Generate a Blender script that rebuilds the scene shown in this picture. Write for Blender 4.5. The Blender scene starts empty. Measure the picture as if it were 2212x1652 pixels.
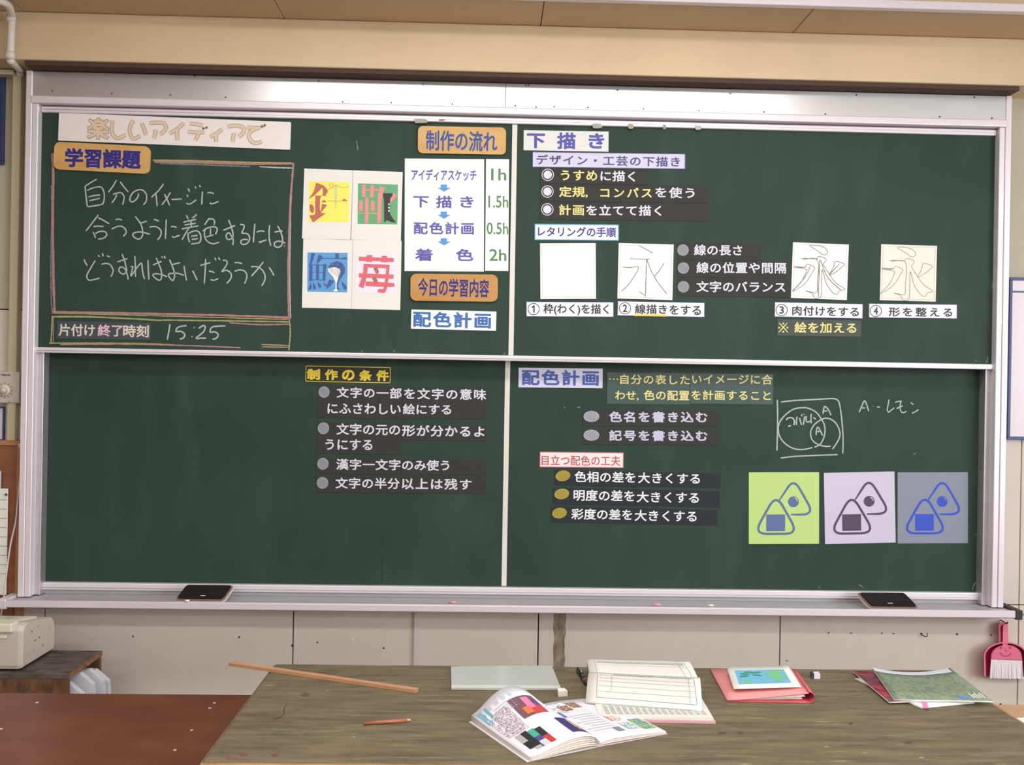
import bpy, bmesh, math, random
from mathutils import Vector, Matrix
random.seed(7)
S = bpy.context.scene
COL = S.collection

# ------------------------------------------------------------------ camera
CX, CY, CZ = -0.1221, -3.3774, 1.5
YAW, PIT, ROLL, F = .0265, .0001, .0172, 1985.75
_fw = Vector((math.sin(YAW)*math.cos(PIT), math.cos(YAW)*math.cos(PIT), math.sin(PIT)))
_rt = Vector((math.cos(YAW), -math.sin(YAW), 0))
_up = _rt.cross(_fw)
_r = _rt*math.cos(ROLL)+_up*math.sin(ROLL)
_u = -_rt*math.sin(ROLL)+_up*math.cos(ROLL)
CAM = Vector((CX, CY, CZ))
cd = bpy.data.cameras.new('camera'); cam = bpy.data.objects.new('camera', cd); COL.objects.link(cam)
cd.sensor_width = 36; cd.lens = F*36/2212; cd.clip_start = .05
M = Matrix.Identity(4)
for i, v in enumerate((_r, _u, -_fw)):
    for j in range(3): M[j][i] = v[j]
M.translation = CAM
cam.matrix_world = M
S.camera = cam

# ------------------------------------------------------------------ light and exposure
S.view_settings.view_transform = 'Standard'; S.view_settings.look = 'None'
S.view_settings.gamma = 1; S.view_settings.use_curve_mapping = False
S.view_settings.exposure = -0.12
w = bpy.data.worlds.new('world'); S.world = w; w.use_nodes = True
w.node_tree.nodes['Background'].inputs[0].default_value = (.80, .90, 1, 1)
w.node_tree.nodes['Background'].inputs[1].default_value = 1.2
def area(name, loc, rot, sx, sy, power, col=(1, 1, 1), spread=None):
    l = bpy.data.lights.new(name, 'AREA'); l.shape = 'RECTANGLE'; l.size = sx; l.size_y = sy
    l.energy = power; l.color = col
    if spread: l.spread = spread
    o = bpy.data.objects.new(name, l); COL.objects.link(o); o.location = loc; o.rotation_euler = rot
    return o
LAMPS = [(-.60, -1.10, 2.90), (.66, -1.10, 2.90), (-2.0, -3.2, 2.90), (0, -3.2, 2.90), (2.0, -3.2, 2.90), (-2.0, -5.4, 2.90), (0, -5.4, 2.90), (2.0, -5.4, 2.90)]
for i, p in enumerate(LAMPS):
    area('tube_light', (p[0], p[1], p[2]-.035), (0, 0, 0), 1.12, .32, 13 if i < 2 else 23, (1, .985, .97))
area('window_daylight', (3.76, -4.2, 1.75), (0, math.radians(90), 0), 1.5, 4.4, 190, (.93, .96, 1))

# ------------------------------------------------------------------ projection helpers: photo pixel -> point on a real plane
def ray(x, y): return _fw+_r*((x-1106)/F)-_u*((y-826)/F)
def onY(x, y, Y):
    d = ray(x, y); return CAM+d*((Y-CY)/d.y)
def onZ(x, y, Z):
    d = ray(x, y); return CAM+d*((Z-CZ)/d.z)

# ------------------------------------------------------------------ materials
def lin(c):
    return tuple(((v/255)/12.92 if v/255 <= .04045 else ((v/255+.055)/1.055)**2.4) for v in c)+(1,)
MATS = {}
def mat(name, rgb, rough=.6, metal=0, var=0, scale=8, stretch=(1, 1, 1), rgb2=None, spec=.5, bump=0, emit=0):
    if name in MATS: return MATS[name]
    m = bpy.data.materials.new(name); m.use_nodes = True; MATS[name] = m
    nt = m.node_tree; b = nt.nodes['Principled BSDF']
    b.inputs['Base Color'].default_value = lin(rgb); b.inputs['Roughness'].default_value = rough
    b.inputs['Metallic'].default_value = metal; b.inputs['Specular IOR Level'].default_value = spec
    if emit:
        b.inputs['Emission Color'].default_value = lin(rgb); b.inputs['Emission Strength'].default_value = emit
    if var or rgb2:
        tc = nt.nodes.new('ShaderNodeTexCoord'); mp = nt.nodes.new('ShaderNodeMapping'); mp.inputs['Scale'].default_value = stretch
        n = nt.nodes.new('ShaderNodeTexNoise'); n.inputs['Scale'].default_value = scale; n.inputs['Detail'].default_value = 8; n.inputs['Roughness'].default_value = .65
        nt.links.new(tc.outputs['Object'], mp.inputs[0]); nt.links.new(mp.outputs[0], n.inputs[0])
        r = nt.nodes.new('ShaderNodeValToRGB')
        c1 = lin(rgb); c2 = lin(rgb2) if rgb2 else tuple(min(1, v*(1+var)) for v in c1[:3])+(1,)
        if not rgb2: c1 = tuple(v*(1-var) for v in c1[:3])+(1,)
        r.color_ramp.elements[0].position = .36; r.color_ramp.elements[1].position = .66
        r.color_ramp.elements[0].color = c1; r.color_ramp.elements[1].color = c2
        nt.links.new(n.outputs[0], r.inputs[0]); nt.links.new(r.outputs[0], b.inputs['Base Color'])
        if bump:
            bp = nt.nodes.new('ShaderNodeBump'); bp.inputs['Strength'].default_value = bump; bp.inputs['Distance'].default_value = .002
            nt.links.new(n.outputs[0], bp.inputs['Height']); nt.links.new(bp.outputs[0], b.inputs['Normal'])
    return m
def chalk_mat(name, rgb, lo=.36, hi=.62, scale=420, dens=1.0):
    m = bpy.data.materials.new(name); m.use_nodes = True; nt = m.node_tree; b = nt.nodes['Principled BSDF']
    b.inputs['Base Color'].default_value = lin(rgb); b.inputs['Roughness'].default_value = .95; b.inputs['Specular IOR Level'].default_value = .1
    tc = nt.nodes.new('ShaderNodeTexCoord')
    n = nt.nodes.new('ShaderNodeTexNoise'); n.inputs['Scale'].default_value = scale; n.inputs['Detail'].default_value = 3
    nt.links.new(tc.outputs['Object'], n.inputs[0])
    r = nt.nodes.new('ShaderNodeMapRange'); r.inputs[1].default_value = lo; r.inputs[2].default_value = hi; r.inputs[3].default_value = .62*dens; r.inputs[4].default_value = dens
    nt.links.new(n.outputs[0], r.inputs[0]); nt.links.new(r.outputs[0], b.inputs['Alpha'])
    return m
def board_mat():
    m = mat('chalkboard_green', (50, 74, 62), .62, spec=.22); nt = m.node_tree; b = nt.nodes['Principled BSDF']
    tc = nt.nodes.new('ShaderNodeTexCoord')
    def noise(sc, stretch, det=6):
        mp = nt.nodes.new('ShaderNodeMapping'); mp.inputs['Scale'].default_value = stretch
        n = nt.nodes.new('ShaderNodeTexNoise'); n.inputs['Scale'].default_value = sc; n.inputs['Detail'].default_value = det
        nt.links.new(tc.outputs['Object'], mp.inputs[0]); nt.links.new(mp.outputs[0], n.inputs[0]); return n
    a = noise(1.6, (1, 1, 1.3)); c = noise(5, (1.6, 1, .5)); g = noise(700, (1, 1, 1), 2)
    r1 = nt.nodes.new('ShaderNodeValToRGB'); r1.color_ramp.elements[0].position = .3; r1.color_ramp.elements[1].position = .72
    r1.color_ramp.elements[0].color = lin((39, 61, 50)); r1.color_ramp.elements[1].color = lin((49, 69, 60))
    nt.links.new(a.outputs[0], r1.inputs[0])
    mx = nt.nodes.new('ShaderNodeMixRGB'); mx.inputs[2].default_value = lin((64, 83, 75))
    rr = nt.nodes.new('ShaderNodeMapRange'); rr.inputs[1].default_value = .5; rr.inputs[2].default_value = .8; rr.inputs[3].default_value = 0; rr.inputs[4].default_value = .5
    nt.links.new(c.outputs[0], rr.inputs[0]); nt.links.new(rr.outputs[0], mx.inputs[0]); nt.links.new(r1.outputs[0], mx.inputs[1])
    m2 = nt.nodes.new('ShaderNodeMixRGB'); m2.blend_type = 'OVERLAY'; m2.inputs[0].default_value = .25
    nt.links.new(mx.outputs[0], m2.inputs[1]); nt.links.new(g.outputs[0], m2.inputs[2]); nt.links.new(m2.outputs[0], b.inputs['Base Color'])
    return m
GREEN = board_mat()
ALU = mat('satin_aluminium', (205, 202, 206), .38, .75, var=.05, scale=3, stretch=(.4, 1, 6))
PLATE = mat('aluminium_plate', (206, 205, 206), .34, .9, var=.04, scale=2, stretch=(.5, 1, 3))
RAIL = mat('anodised_rail', (226, 219, 225), .42, .25)
DARK = mat('dark_gap', (22, 16, 16), .8)
GASKET = mat('black_rubber', (48, 44, 50), .6)
IVORY = mat('ivory_divider', (222, 218, 208), .5)
WALLM = mat('painted_board_wall', (214, 205, 195), .75, var=.05, scale=2.2, bump=.1)
WALLU = mat('painted_wall_upper', (184, 180, 158), .75, var=.05, scale=2.2)
BEAM = mat('cream_beam_paint', (214, 192, 158), .7, var=.05, scale=2.0)
SOFF = mat('ceiling_board_paint', (196, 172, 138), .8, var=.04, scale=2)
CREAM = mat('cream_plastic', (198, 189, 176), .5)
WHITE = mat('white_card', (244, 242, 238), .55)
PAPER = mat('paper', (230, 229, 223), .7)
LAV = mat('lavender_white_card', (206, 204, 224), .55)
def flat(name, rgb, rough=.6, **k): return mat(name, rgb, rough, **k)
BLUE_L = flat('blue_ink', (84, 86, 168)); BLUE_B = flat('bright_blue_ink', (60, 108, 178)); NAVY = flat('navy_ink', (42, 34, 128))
INK = flat('black_ink', (52, 52, 58)); REDI = flat('red_ink', (184, 74, 78)); GREENI = flat('green_ink', (84, 136, 92))
YEL_L = flat('yellow_lettering', (226, 216, 140)); WH_L = flat('white_lettering', (214, 216, 228)); GREY_L = flat('grey_bullet', (160, 166, 174))
BLACKS = mat('charcoal_sheet', (56, 55, 53), .7, var=.06, scale=4, spec=.25); NAVYS = mat('blue_black_sheet', (42, 47, 55), .65, spec=.25); TEALS = mat('dark_teal_sheet', (58, 80, 76), .5)
ORANGE = mat('orange_wood_plate', (216, 174, 108), .45, rgb2=(200, 152, 84), scale=3, stretch=(1, 1, 5))
GOLD = flat('gold_bullet', (176, 158, 62)); GOLDL = flat('gold_lettering', (232, 208, 60))
PENCIL = flat('pencil_line', (104, 102, 96)); FAINT = flat('faint_pencil_line', (186, 184, 174))
CHALK = chalk_mat('white_chalk', (188, 200, 194)); CHPINK = chalk_mat('pink_chalk', (204, 150, 144), .3, .7, 240, .85)
CHYEL = chalk_mat('yellow_chalk', (196, 190, 132), .3, .7, 240, .8); CHPALE = chalk_mat('smeared_chalk', (170, 182, 178), .4, .7, 60, .5)

# ------------------------------------------------------------------ object helpers
def tag(o, label=None, cat=None, group=None, kind=None):
    if label: o['label'] = label
    if cat: o['category'] = cat
    if group: o['group'] = group
    if kind: o['kind'] = kind
    return o
def thing(name, loc, label, cat, group=None):
    o = bpy.data.objects.new(name, None); COL.objects.link(o); o.location = loc; o.empty_display_size = .05
    return tag(o, label, cat, group)
def wloc(o):
    v = Vector(o.location)
    while o.parent: o = o.parent; v += Vector(o.location)
    return v
def obj(name, verts, faces, m, parent=None, origin=None, smooth=False):
    """verts are WORLD coordinates; they are stored relative to the origin"""
    if origin is None:
        n = len(verts); lo = [min(v[i] for v in verts) for i in range(3)]; hi = [max(v[i] for v in verts) for i in range(3)]
        origin = Vector([(lo[i]+hi[i])/2 for i in range(3)])
    me = bpy.data.meshes.new(name); me.from_pydata([tuple(Vector(v)-Vector(origin)) for v in verts], [], faces); me.update()
    ms = m if isinstance(m, (list, tuple)) else [m]
    for x in ms: me.materials.append(x)
    if smooth: me.polygons.foreach_set('use_smooth', [True]*len(me.polygons))
    o = bpy.data.objects.new(name, me); COL.objects.link(o)
    if parent: o.parent = parent; o.location = Vector(origin)-wloc(parent)
    else: o.location = origin
    return o
def bmobj(name, bm, m, parent=None, smooth=False):
    bmesh.ops.recalc_face_normals(bm, faces=bm.faces)
    bm.verts.index_update()
    vs = [v.co.copy() for v in bm.verts]; fs = [[v.index for v in f.verts] for f in bm.faces]; bm.free()
    return obj(name, vs, fs, m, parent, smooth=smooth)
def bbox(bm, x0, x1, y0, y1, z0, z1, bev=0, seg=2, rot=None, at=None):
    t = bmesh.new()
    r = bmesh.ops.create_cube(t, size=1)
    for v in t.verts: v.co = Vector(((x0+x1)/2+v.co.x*(x1-x0), (y0+y1)/2+v.co.y*(y1-y0), (z0+z1)/2+v.co.z*(z1-z0)))
    if bev: bmesh.ops.bevel(t, geom=list(t.edges), offset=bev, segments=seg, affect='EDGES', profile=.5)
    if rot is not None:
        c = Vector(at) if at else Vector(((x0+x1)/2, (y0+y1)/2, (z0+z1)/2))
        for v in t.verts: v.co = c+rot@(v.co-c)
    me = bpy.data.meshes.new('t'); t.to_mesh(me); t.free(); bm.from_mesh(me); bpy.data.meshes.remove(me)
def box(name, x0, x1, y0, y1, z0, z1, m, parent=None, bev=0, seg=2, rot=None, at=None, smooth=False):
    bm = bmesh.new(); bbox(bm, x0, x1, y0, y1, z0, z1, bev, seg, rot, at); return bmobj(name, bm, m, parent, smooth)
def tube_bm(bm, pts, r, n=10, cap=True):
    pts = [Vector(p) for p in pts]; rings = []
    for i, p in enumerate(pts):
        t = (pts[min(i+1, len(pts)-1)]-pts[max(i-1, 0)]).normalized()
        a = t.cross(Vector((.31, .2, .93))).normalized(); b = t.cross(a)
        rr = r[i] if isinstance(r, (list, tuple)) else r
        rings.append([bm.verts.new(p+(a*math.cos(2*math.pi*k/n)+b*math.sin(2*math.pi*k/n))*rr) for k in range(n)])
    for i in range(len(rings)-1):
        for k in range(n): bm.faces.new((rings[i][k], rings[i][(k+1) % n], rings[i+1][(k+1) % n], rings[i+1][k]))
    if cap: bm.faces.new(rings[0]); bm.faces.new(rings[-1][::-1])
def tube(name, pts, r, m, parent=None, n=10):
    bm = bmesh.new(); tube_bm(bm, pts, r, n); return bmobj(name, bm, m, parent, True)
def smooth_path(p, k=6, closed=False):
    p = [Vector(q) for q in p]
    if len(p) < 3 and not closed: return p
    out = []; n = len(p); rng = n if closed else n-1
    for i in range(rng):
        g = (lambda j: p[j % n]) if closed else (lambda j: p[max(0, min(n-1, j))])
        a, b, c, d = g(i-1), g(i), g(i+1), g(i+2)
        for s in range(k):
            t = s/k
            out.append(.5*((2*b)+(c-a)*t+(2*a-5*b+4*c-d)*t*t+(3*b-3*c+d-a)*t*t*t))
    if not closed: out.append(p[-1])
    return out

# ---- flat things drawn in a plane frame
class Frame:
    """A flat rectangle in the world: TL,TR,BL given in photo pixels on the plane y=Y (or z=Z)."""
    def __init__(s, TL, TR, BL, Y=None, Z=None):
        f = (lambda p: onY(p[0], p[1], Y)) if Y is not None else (lambda p: onZ(p[0], p[1], Z))
        a, b, c = f(TL), f(TR), f(BL)
        s.o = a; s.U = b-a; s.n = Vector((0, -1, 0)) if Y is not None else Vector((0, 0, 1))
        v = c-a; s.ux = s.U.normalized()
        perp = v-s.ux*v.dot(s.ux); s.V = perp; s.f = f
        s.w = s.U.length; s.h = s.V.length; s.vx = s.V.normalized()
    def pt(s, a, b, lift=0):  # metres from TL, along right / down
        return s.o+s.ux*a+s.vx*b+s.n*lift
def rr_outline(w, h, rad, x0=0, y0=0, seg=6):
    pts = []
    if rad <= 0: return [(x0, y0), (x0+w, y0), (x0+w, y0+h), (x0, y0+h)]
    for cx, cy, a0 in ((x0+w-rad, y0+rad, -90), (x0+w-rad, y0+h-rad, 0), (x0+rad, y0+h-rad, 90), (x0+rad, y0+rad, 180)):
        for k in range(seg+1):
            a = math.radians(a0+90*k/seg); pts.append((cx+rad*math.cos(a), cy+rad*math.sin(a)))
    return pts
def prism(fr, out, lift0, lift1, V, Fc):
    n = len(out); b = len(V)
    for l in (lift0, lift1):
        for p in out: V.append(fr.pt(p[0], p[1], l))
    for k in range(n): Fc.append([b+k, b+(k+1) % n, b+n+(k+1) % n, b+n+k])
    Fc.append([b+n+k for k in range(n)]); Fc.append([b+k for k in range(n)][::-1])
def slab(name, fr, m, parent=None, rad=0, th=.0015, base=0, inset=0):
    V, Fc = [], []; prism(fr, rr_outline(fr.w-2*inset, fr.h-2*inset, rad, inset, inset), base, base+th, V, Fc)
    return obj(name, V, Fc, m, parent)
def card(name, TL, TR, BL, Y, m, label, cat='sign', group=None, rad=0, th=.0015, border=None, bw=.003):
    fr = Frame(TL, TR, BL, Y=Y)
    o = slab(name, fr, m, None, rad, th); tag(o, label, cat, group); o_fr[o.name] = (fr, th)
    if border:
        V, Fc = [], []
        a = rr_outline(fr.w, fr.h, rad); b = rr_outline(fr.w-2*bw, fr.h-2*bw, max(rad-bw, 0) if rad else 0, bw, bw); n = len(a)
        V = [fr.pt(*p, th+.0003) for p in a]+[fr.pt(*p, th+.0003) for p in b]
        Fc = [[k, (k+1) % n, n+(k+1) % n, n+k] for k in range(n)]
        obj('border', V, Fc, border, o)
    return o
o_fr = {}
# ---- lettering (the font built into Blender)
def glyph_mesh(text, space, off):
    c = bpy.data.curves.new('t', 'FONT'); c.body = text; c.size = 1; c.resolution_u = 3; c.space_character = space
    o = bpy.data.objects.new('t', c); COL.objects.link(o)
    dg = bpy.context.evaluated_depsgraph_get(); me = bpy.data.meshes.new_from_object(o.evaluated_get(dg))
    V = [v.co.copy() for v in me.vertices]; Fc = [list(p.vertices) for p in me.polygons]
    if off > 0:      # heavier weight: a narrow band along every contour edge
        cnt = {}
        for f in Fc:
            for i in range(len(f)):
                k = (min(f[i], f[i-1]), max(f[i], f[i-1])); cnt[k] = cnt.get(k, 0)+1
        for (a, b), n in list(cnt.items()):
            if n > 1: continue
            d = V[b]-V[a]
            if d.length < 1e-6: continue
            d.normalize(); s = Vector((-d.y, d.x, 0))*off; e = d*off*.6; k = len(V)
            z = Vector((0, 0, .00002+(k % 37)*.000006)); V += [V[a]-e-s+z, V[b]+e-s+z, V[b]+e+s+z, V[a]-e+s+z]; Fc.append([k, k+1, k+2, k+3])
    bpy.data.objects.remove(o); bpy.data.curves.remove(c); bpy.data.meshes.remove(me)
    return V, Fc
def letters(parent, items, m, Y=None, Z=None, lift=.0022, off=.018, name='lettering', space=None):
    """items: (text, TL, TR, BL) in photo pixels"""
    for text, TL, TR, BL in items:
        AV, AF = [], []
        fr = Frame(TL, TR, BL, Y=Y, Z=Z)
        n = len(text); em = fr.h/.9
        s = 1.0
        if space: s = space
        elif n > 1 and ord(text[0]) > 255: s = max(1.0, min(1.6, (fr.w/em-.92)/(n-1)))
        V, Fc = glyph_mesh(text, s, off)
        if not V: continue
        x0 = min(v.x for v in V); x1 = max(v.x for v in V); y0 = min(v.y for v in V); y1 = max(v.y for v in V)
        b = len(AV)
        for v in V: AV.append(fr.pt((v.x-x0)/(x1-x0)*fr.w, (y1-v.y)/(y1-y0)*fr.h, lift-v.z))
        AF += [[i+b for i in f] for f in Fc]
        last = obj(name, AV, AF, m, parent)
    return last
def ribbon_geo(pts, wd, n, V, Fc, jitter=0, closed=False, taper=False):
    N = len(pts); b = len(V)
    for i, p in enumerate(pts):
        if closed: t = pts[(i+1) % N]-pts[(i-1) % N]
        else: t = pts[min(i+1, N-1)]-pts[max(i-1, 0)]
        t.normalize(); s = t.cross(n).normalized()
        ww = wd/2*(1+random.uniform(-jitter, jitter))
        if not closed and (i == 0 or i == N-1): ww *= .6
        V.append(p+s*ww); V.append(p-s*ww)
    for i in range(N if closed else N-1):
        j = (i+1) % N; Fc.append([b+2*i, b+2*j, b+2*j+1, b+2*i+1])
def strokes(name, parent, lists, m, wpx, Y=None, Z=None, lift=.0008, org=(0, 0), sc=1, jitter=.12, k=6, sm=True, closed=False):
    V, Fc = [], []; pxm = 3.4/F
    f = (lambda x, y, l: onY(x, y, Y-l)) if Y is not None else (lambda x, y, l: onZ(x, y, Z+l))
    n = Vector((0, -1, 0)) if Y is not None else Vector((0, 0, 1))
    if Z is not None: pxm = 2.3/F
    for q, L in enumerate(lists):
        p = [Vector((x/sc+org[0], y/sc+org[1])) for x, y in L]
        p = smooth_path(p, k, closed) if sm else p
        if len(p) == 2: p = [p[0].lerp(p[1], t/4) for t in range(5)]
        pts = [f(a.x, a.y, lift+q*.00001) for a in p]
        ribbon_geo(pts, wpx*pxm, n, V, Fc, jitter, closed)
    return obj(name, V, Fc, m, parent)
def polys(name, parent, lists, m, Y=None, Z=None, lift=.002, org=(0, 0), sc=1):
    f = (lambda x, y: onY(x, y, Y-lift)) if Y is not None else (lambda x, y: onZ(x, y, Z+lift))
    for q, L in enumerate(lists): last = obj(name, [f(x/sc+org[0], y/sc+org[1])-Vector((0, .00004*q, 0))*(1 if Y is not None else 0) for x, y in L], [list(range(len(L)))], m, parent)
    return last
def ell(cx, cy, rx, ry, n=24, rot=0):
    c, s = math.cos(rot), math.sin(rot)
    return [(cx+rx*math.cos(2*math.pi*k/n)*c-ry*math.sin(2*math.pi*k/n)*s, cy+rx*math.cos(2*math.pi*k/n)*s+ry*math.sin(2*math.pi*k/n)*c) for k in range(n)]

# ================================================================== the room
YW = .05      # face of the wall panels
wf = box('wall_front', -4.2, 3.9, YW+.0125, YW+.2, 0, 3.2, DARK); tag(wf, kind='structure')
JX = [-4.2, -3.557, -2.647, -1.737, -.827, .083, .993, 1.903, 2.813, 3.9]
for a, b in zip(JX[:-1], JX[1:]):
    for z0, z1, mm in ((0, .690, WALLM), (.6935, 1.735, WALLM), (1.739, 3.0, WALLU)):
        if mm is WALLM and z0 > .5 and -1.8 < a and b < 1.8: continue   # the board hides these
        if mm is WALLU and -1.8 < a and b < 1.8: continue
        box('wall_panel', a+.0022, b-.0022, YW, YW+.013, z0, z1, mm, wf, .001, 1)
tag(box('floor', -4.2, 3.9, -7.2, .25, -.1, 0, mat('floor_linoleum', (110, 84, 66), .5, var=.1, scale=3)), kind='structure')
tag(box('ceiling', -4.2, 3.9, -7.2, .25, 3.0, 3.12, mat('white_ceiling', (214, 208, 196), .85, var=.03)), kind='structure')
tag(box('wall_left', -4.35, -4.2, -7.2, .25, 0, 3.12, WALLM), kind='structure')
tag(box('wall_back', -4.2, 3.9, -7.35, -7.2, 0, 3.12, WALLM), kind='structure')
bm = bmesh.new()
bbox(bm, 3.9, 4.05, -7.2, .25, 0, .95); bbox(bm, 3.9, 4.05, -7.2, .25, 2.55, 3.12)
for a, b in ((-.9, .25), (-2.8, -2.6), (-4.7, -4.5), (-7.2, -6.4)): bbox(bm, 3.9, 4.05, a, b, .95, 2.55)
tag(bmobj('wall_right', bm, WALLM), kind='structure')
for i, (a, b) in enumerate(((-2.6, -.9), (-4.5, -2.8), (-6.4, -4.7))):
    bm = bmesh.new()
    bbox(bm, 3.93, 3.98, a, b, .95, 1.0); bbox(bm, 3.93, 3.98, a, b, 2.5, 2.55); bbox(bm, 3.93, 3.98, a, a+.05, 1.0, 2.5); bbox(bm, 3.93, 3.98, b-.05, b, 1.0, 2.5); bbox(bm, 3.93, 3.98, (a+b)/2-.03, (a+b)/2+.03, 1.0, 2.5)
    tag(bmobj('window_%d' % (i+1), bm, ALU), kind='structure')
# beam over the board, soffit boards above it
ZB = 2.607
tag(box('trim_1', -4.2, 3.9, -.10, .25, ZB, 2.775, BEAM, None, .004, 2), kind='structure')
sf = box('trim_2', -4.2, 3.9, -.318, .25, 2.79, 2.83, DARK); tag(sf, kind='structure')
SX = [-4.2, -3.59, -2.68, -1.775, -.865, .045, .955, 1.865, 2.775, 3.9]
for a, b in zip(SX[:-1], SX[1:]): box('ceiling_board', a+.0015, b-.0015, -.318, .20, 2.776, 2.79, SOFF, sf, .001, 1)
tag(box('trim_3', -4.2, 3.9, -.342, -.316, 2.772, 2.80, RAIL, None, .002, 1), kind='structure')
tag(box('trim_4', -4.2, 3.9, -.333, -.318, 2.80, 3.0, SOFF), kind='structure')

tag(box('beam_shade_strip', -1.775, 1.790, -.088, .049, 2.592, 2.6065, mat('beam_shade_brown', (78, 56, 46), .8)), kind='structure')  # added strip: the shade under the beam, put in as dark brown colour
# lamps
for i, p in enumerate(LAMPS):
    nm = ['fluorescent lamp over the left half of the board', 'fluorescent lamp over the right half of the board', 'left ceiling lamp of the middle row', 'centre ceiling lamp of the middle row', 'right ceiling lamp of the middle row', 'left ceiling lamp of the back row', 'centre ceiling lamp of the back row', 'right ceiling lamp of the back row'][i]
    t = thing('fluorescent_lamp', (p[0], p[1], 3.0), 'white '+nm, 'lamp', 'ceiling lamps')
    box('housing', p[0]-.59, p[0]+.59, p[1]-.18, p[1]+.18, 2.905, 3.0, mat('lamp_housing', (230, 230, 228), .5), t, .01)
    for s in (-1, 1): tube('tube', [(p[0]-.57, p[1]+s*.05, 2.892), (p[0]+.57, p[1]+s*.05, 2.892)], .013, mat('lamp_tube', (255, 250, 242), .3, emit=6), t, 12)

# ================================================================== blackboard frame
# upper sliding board at y=0, lower board behind it at y=.038
ZH = 2.501
fr_t = thing('blackboard_frame', (0, .04, .70), 'aluminium frame of the wide green double blackboard with wide header and chalk tray', 'blackboard frame')
XO = 1.797
hd = [(-XO, -.075), (-.075, XO)]
for a, b in hd: box('header_plate', a+(.008 if a < -1 else .0006), b-(.010 if b > 1 else .0006), -.028, .045, ZH, 2.590, PLATE, fr_t, .0008, 1)
box('header_rail', -1.778, 1.782, -.036, .045, ZH-.027, ZH, RAIL, fr_t, .004, 3)
box('header_backing', -XO+.001, XO-.001, .02, .0485, 2.46, 2.590, DARK, fr_t)
for s in (-1, 1):
    nm = 'post'
    a, b = sorted((s*XO, s*(XO-.022))); box(nm, a, b, -.032, .049, .70, 2.591, RAIL, fr_t, .002, 1)
    a, b = sorted((s*(XO-.0225), s*(XO-.043))); box('post_strip', a, b, -.029, .049, .70, ZH-.027, RAIL, fr_t, .002, 1)
    a, b = sorted((s*(XO-.043), s*(XO-.062))); box('guide_channel', a, b, .006, .049, .70, 1.70, ALU, fr_t, .001, 1)
sc_px = [(145, 156), (420, 164), (688, 175), (914, 182), (1136, 184), (1142, 184), (1334, 194), (1578, 202), (1850, 205), (113, 196), (241, 202), (368, 205), (487, 210), (740, 220), (845, 224), (977, 229), (1113, 231), (1158, 231), (1197, 239), (1270, 236), (1390, 238), (1510, 241), (1650, 245), (1783, 246), (2105, 210), (2143, 255), (2030, 252)]
for p in sc_px:
    q = onY(p[0], p[1], -.029)
    if q.z < ZH+.004: q.z = ZH+.008
    bm = bmesh.new(); bmesh.ops.create_cone(bm, cap_ends=True, segments=10, radius1=.0034, radius2=.0026, depth=.003, matrix=Matrix.Translation((q.x, -.0295, q.z))@Matrix.Rotation(math.pi/2, 4, 'X'))
    bmobj('screw', bm, mat('screw_head', (95, 92, 95), .4, .6), fr_t)
# tray
bm = bmesh.new()
prof = [(.049, .696), (-.012, .696), (-.080, .699), (-.084, .7035), (-.0905, .7035), (-.0925, .700), (-.0925, .678), (-.089, .6755), (-.02, .672), (.049, .672)]
X0, X1 = -1.806, 1.808
ra = [bm.verts.new((X0, y, z)) for y, z in prof]; rb = [bm.verts.new((X1, y, z)) for y, z in prof]
for k in range(len(prof)): bm.faces.new((ra[k], ra[(k+1) % len(prof)], rb[(k+1) % len(prof)], rb[k]))
bm.faces.new(ra); bm.faces.new(rb[::-1])
bmobj('chalk_tray', bm, mat('tray_aluminium', (196, 192, 196), .45, .4), fr_t)
box('tray_back', -1.775, 1.777, .043, .0487, .6965, .720, mat('dusty_aluminium', (168, 168, 168), .6, .2), fr_t)
box('tray_lip', -1.803, 1.805, -.0945, -.0926, .679, .700, RAIL, fr_t, .0008, 1)
box('end_cap', 1.806, 1.832, -.095, .049, .671, .706, GASKET, fr_t, .003)
box('end_cap', -1.836, -1.804, -.095, .049, .671, .706, RAIL, fr_t, .003)
tag(tube('chalk_piece', [onZ(969, 1300, .708), onZ(985, 1301, .708)], .0045, flat('pink_chalk_stick', (240, 150, 150))), 'short red-pink chalk piece on the tray below the board centre', 'chalk')
tag(tube('chalk_piece', [onZ(1408, 1305, .708), onZ(1427, 1306, .708)], .0045, flat('magenta_chalk_stick', (238, 150, 190))), 'short magenta-pink chalk piece on the tray right of the centre', 'chalk')
tag(tube('chalk_piece', [onZ(400, 1297.5, .7075), onZ(409, 1297.5, .7075)], .004, WHITE), 'tiny white chalk piece under the left eraser', 'chalk')
tag(tube('chalk_piece', [onZ(1530, 1307, .7075), onZ(1541, 1307.5, .7075)], .0035, WHITE), 'tiny white chalk piece on the tray right of the pink ones', 'chalk')

# ---------------- sliding boards
YU, YL = 0.0, .0495
ub = thing('sliding_blackboard', (0, .01, 1.58), 'upper green sliding blackboard with chalked lesson goal, picture cards and lettering steps', 'blackboard', 'sliding blackboards')
XG = 1.752
zt, zb = 2.470, 1.579
box('writing_surface', -XG, -.0485, YU, YU+.012, zb+.01, zt-.01, GREEN, ub); box('writing_surface', -.0285, XG, YU, YU+.012, zb+.01, zt-.01, GREEN, ub)
box('divider', -.048, -.029, YU-.003, YU+.012, zb+.021, zt-.022, IVORY, ub, .001, 1)
box('top_sash', -1.752, 1.752, -.012, .014, zt-.022, zt, RAIL, ub, .003, 2)
box('sash_lip', -1.752, 1.752, -.014, -.010, zt-.012, zt-.010, ALU, ub)
box('bottom_sash', -1.757, 1.757, -.014, .014, zb, zb+.020, RAIL, ub, .003, 2)
box('sash_lip', -1.757, 1.757, -.0165, -.012, zb+.008, zb+.010, ALU, ub)
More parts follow.
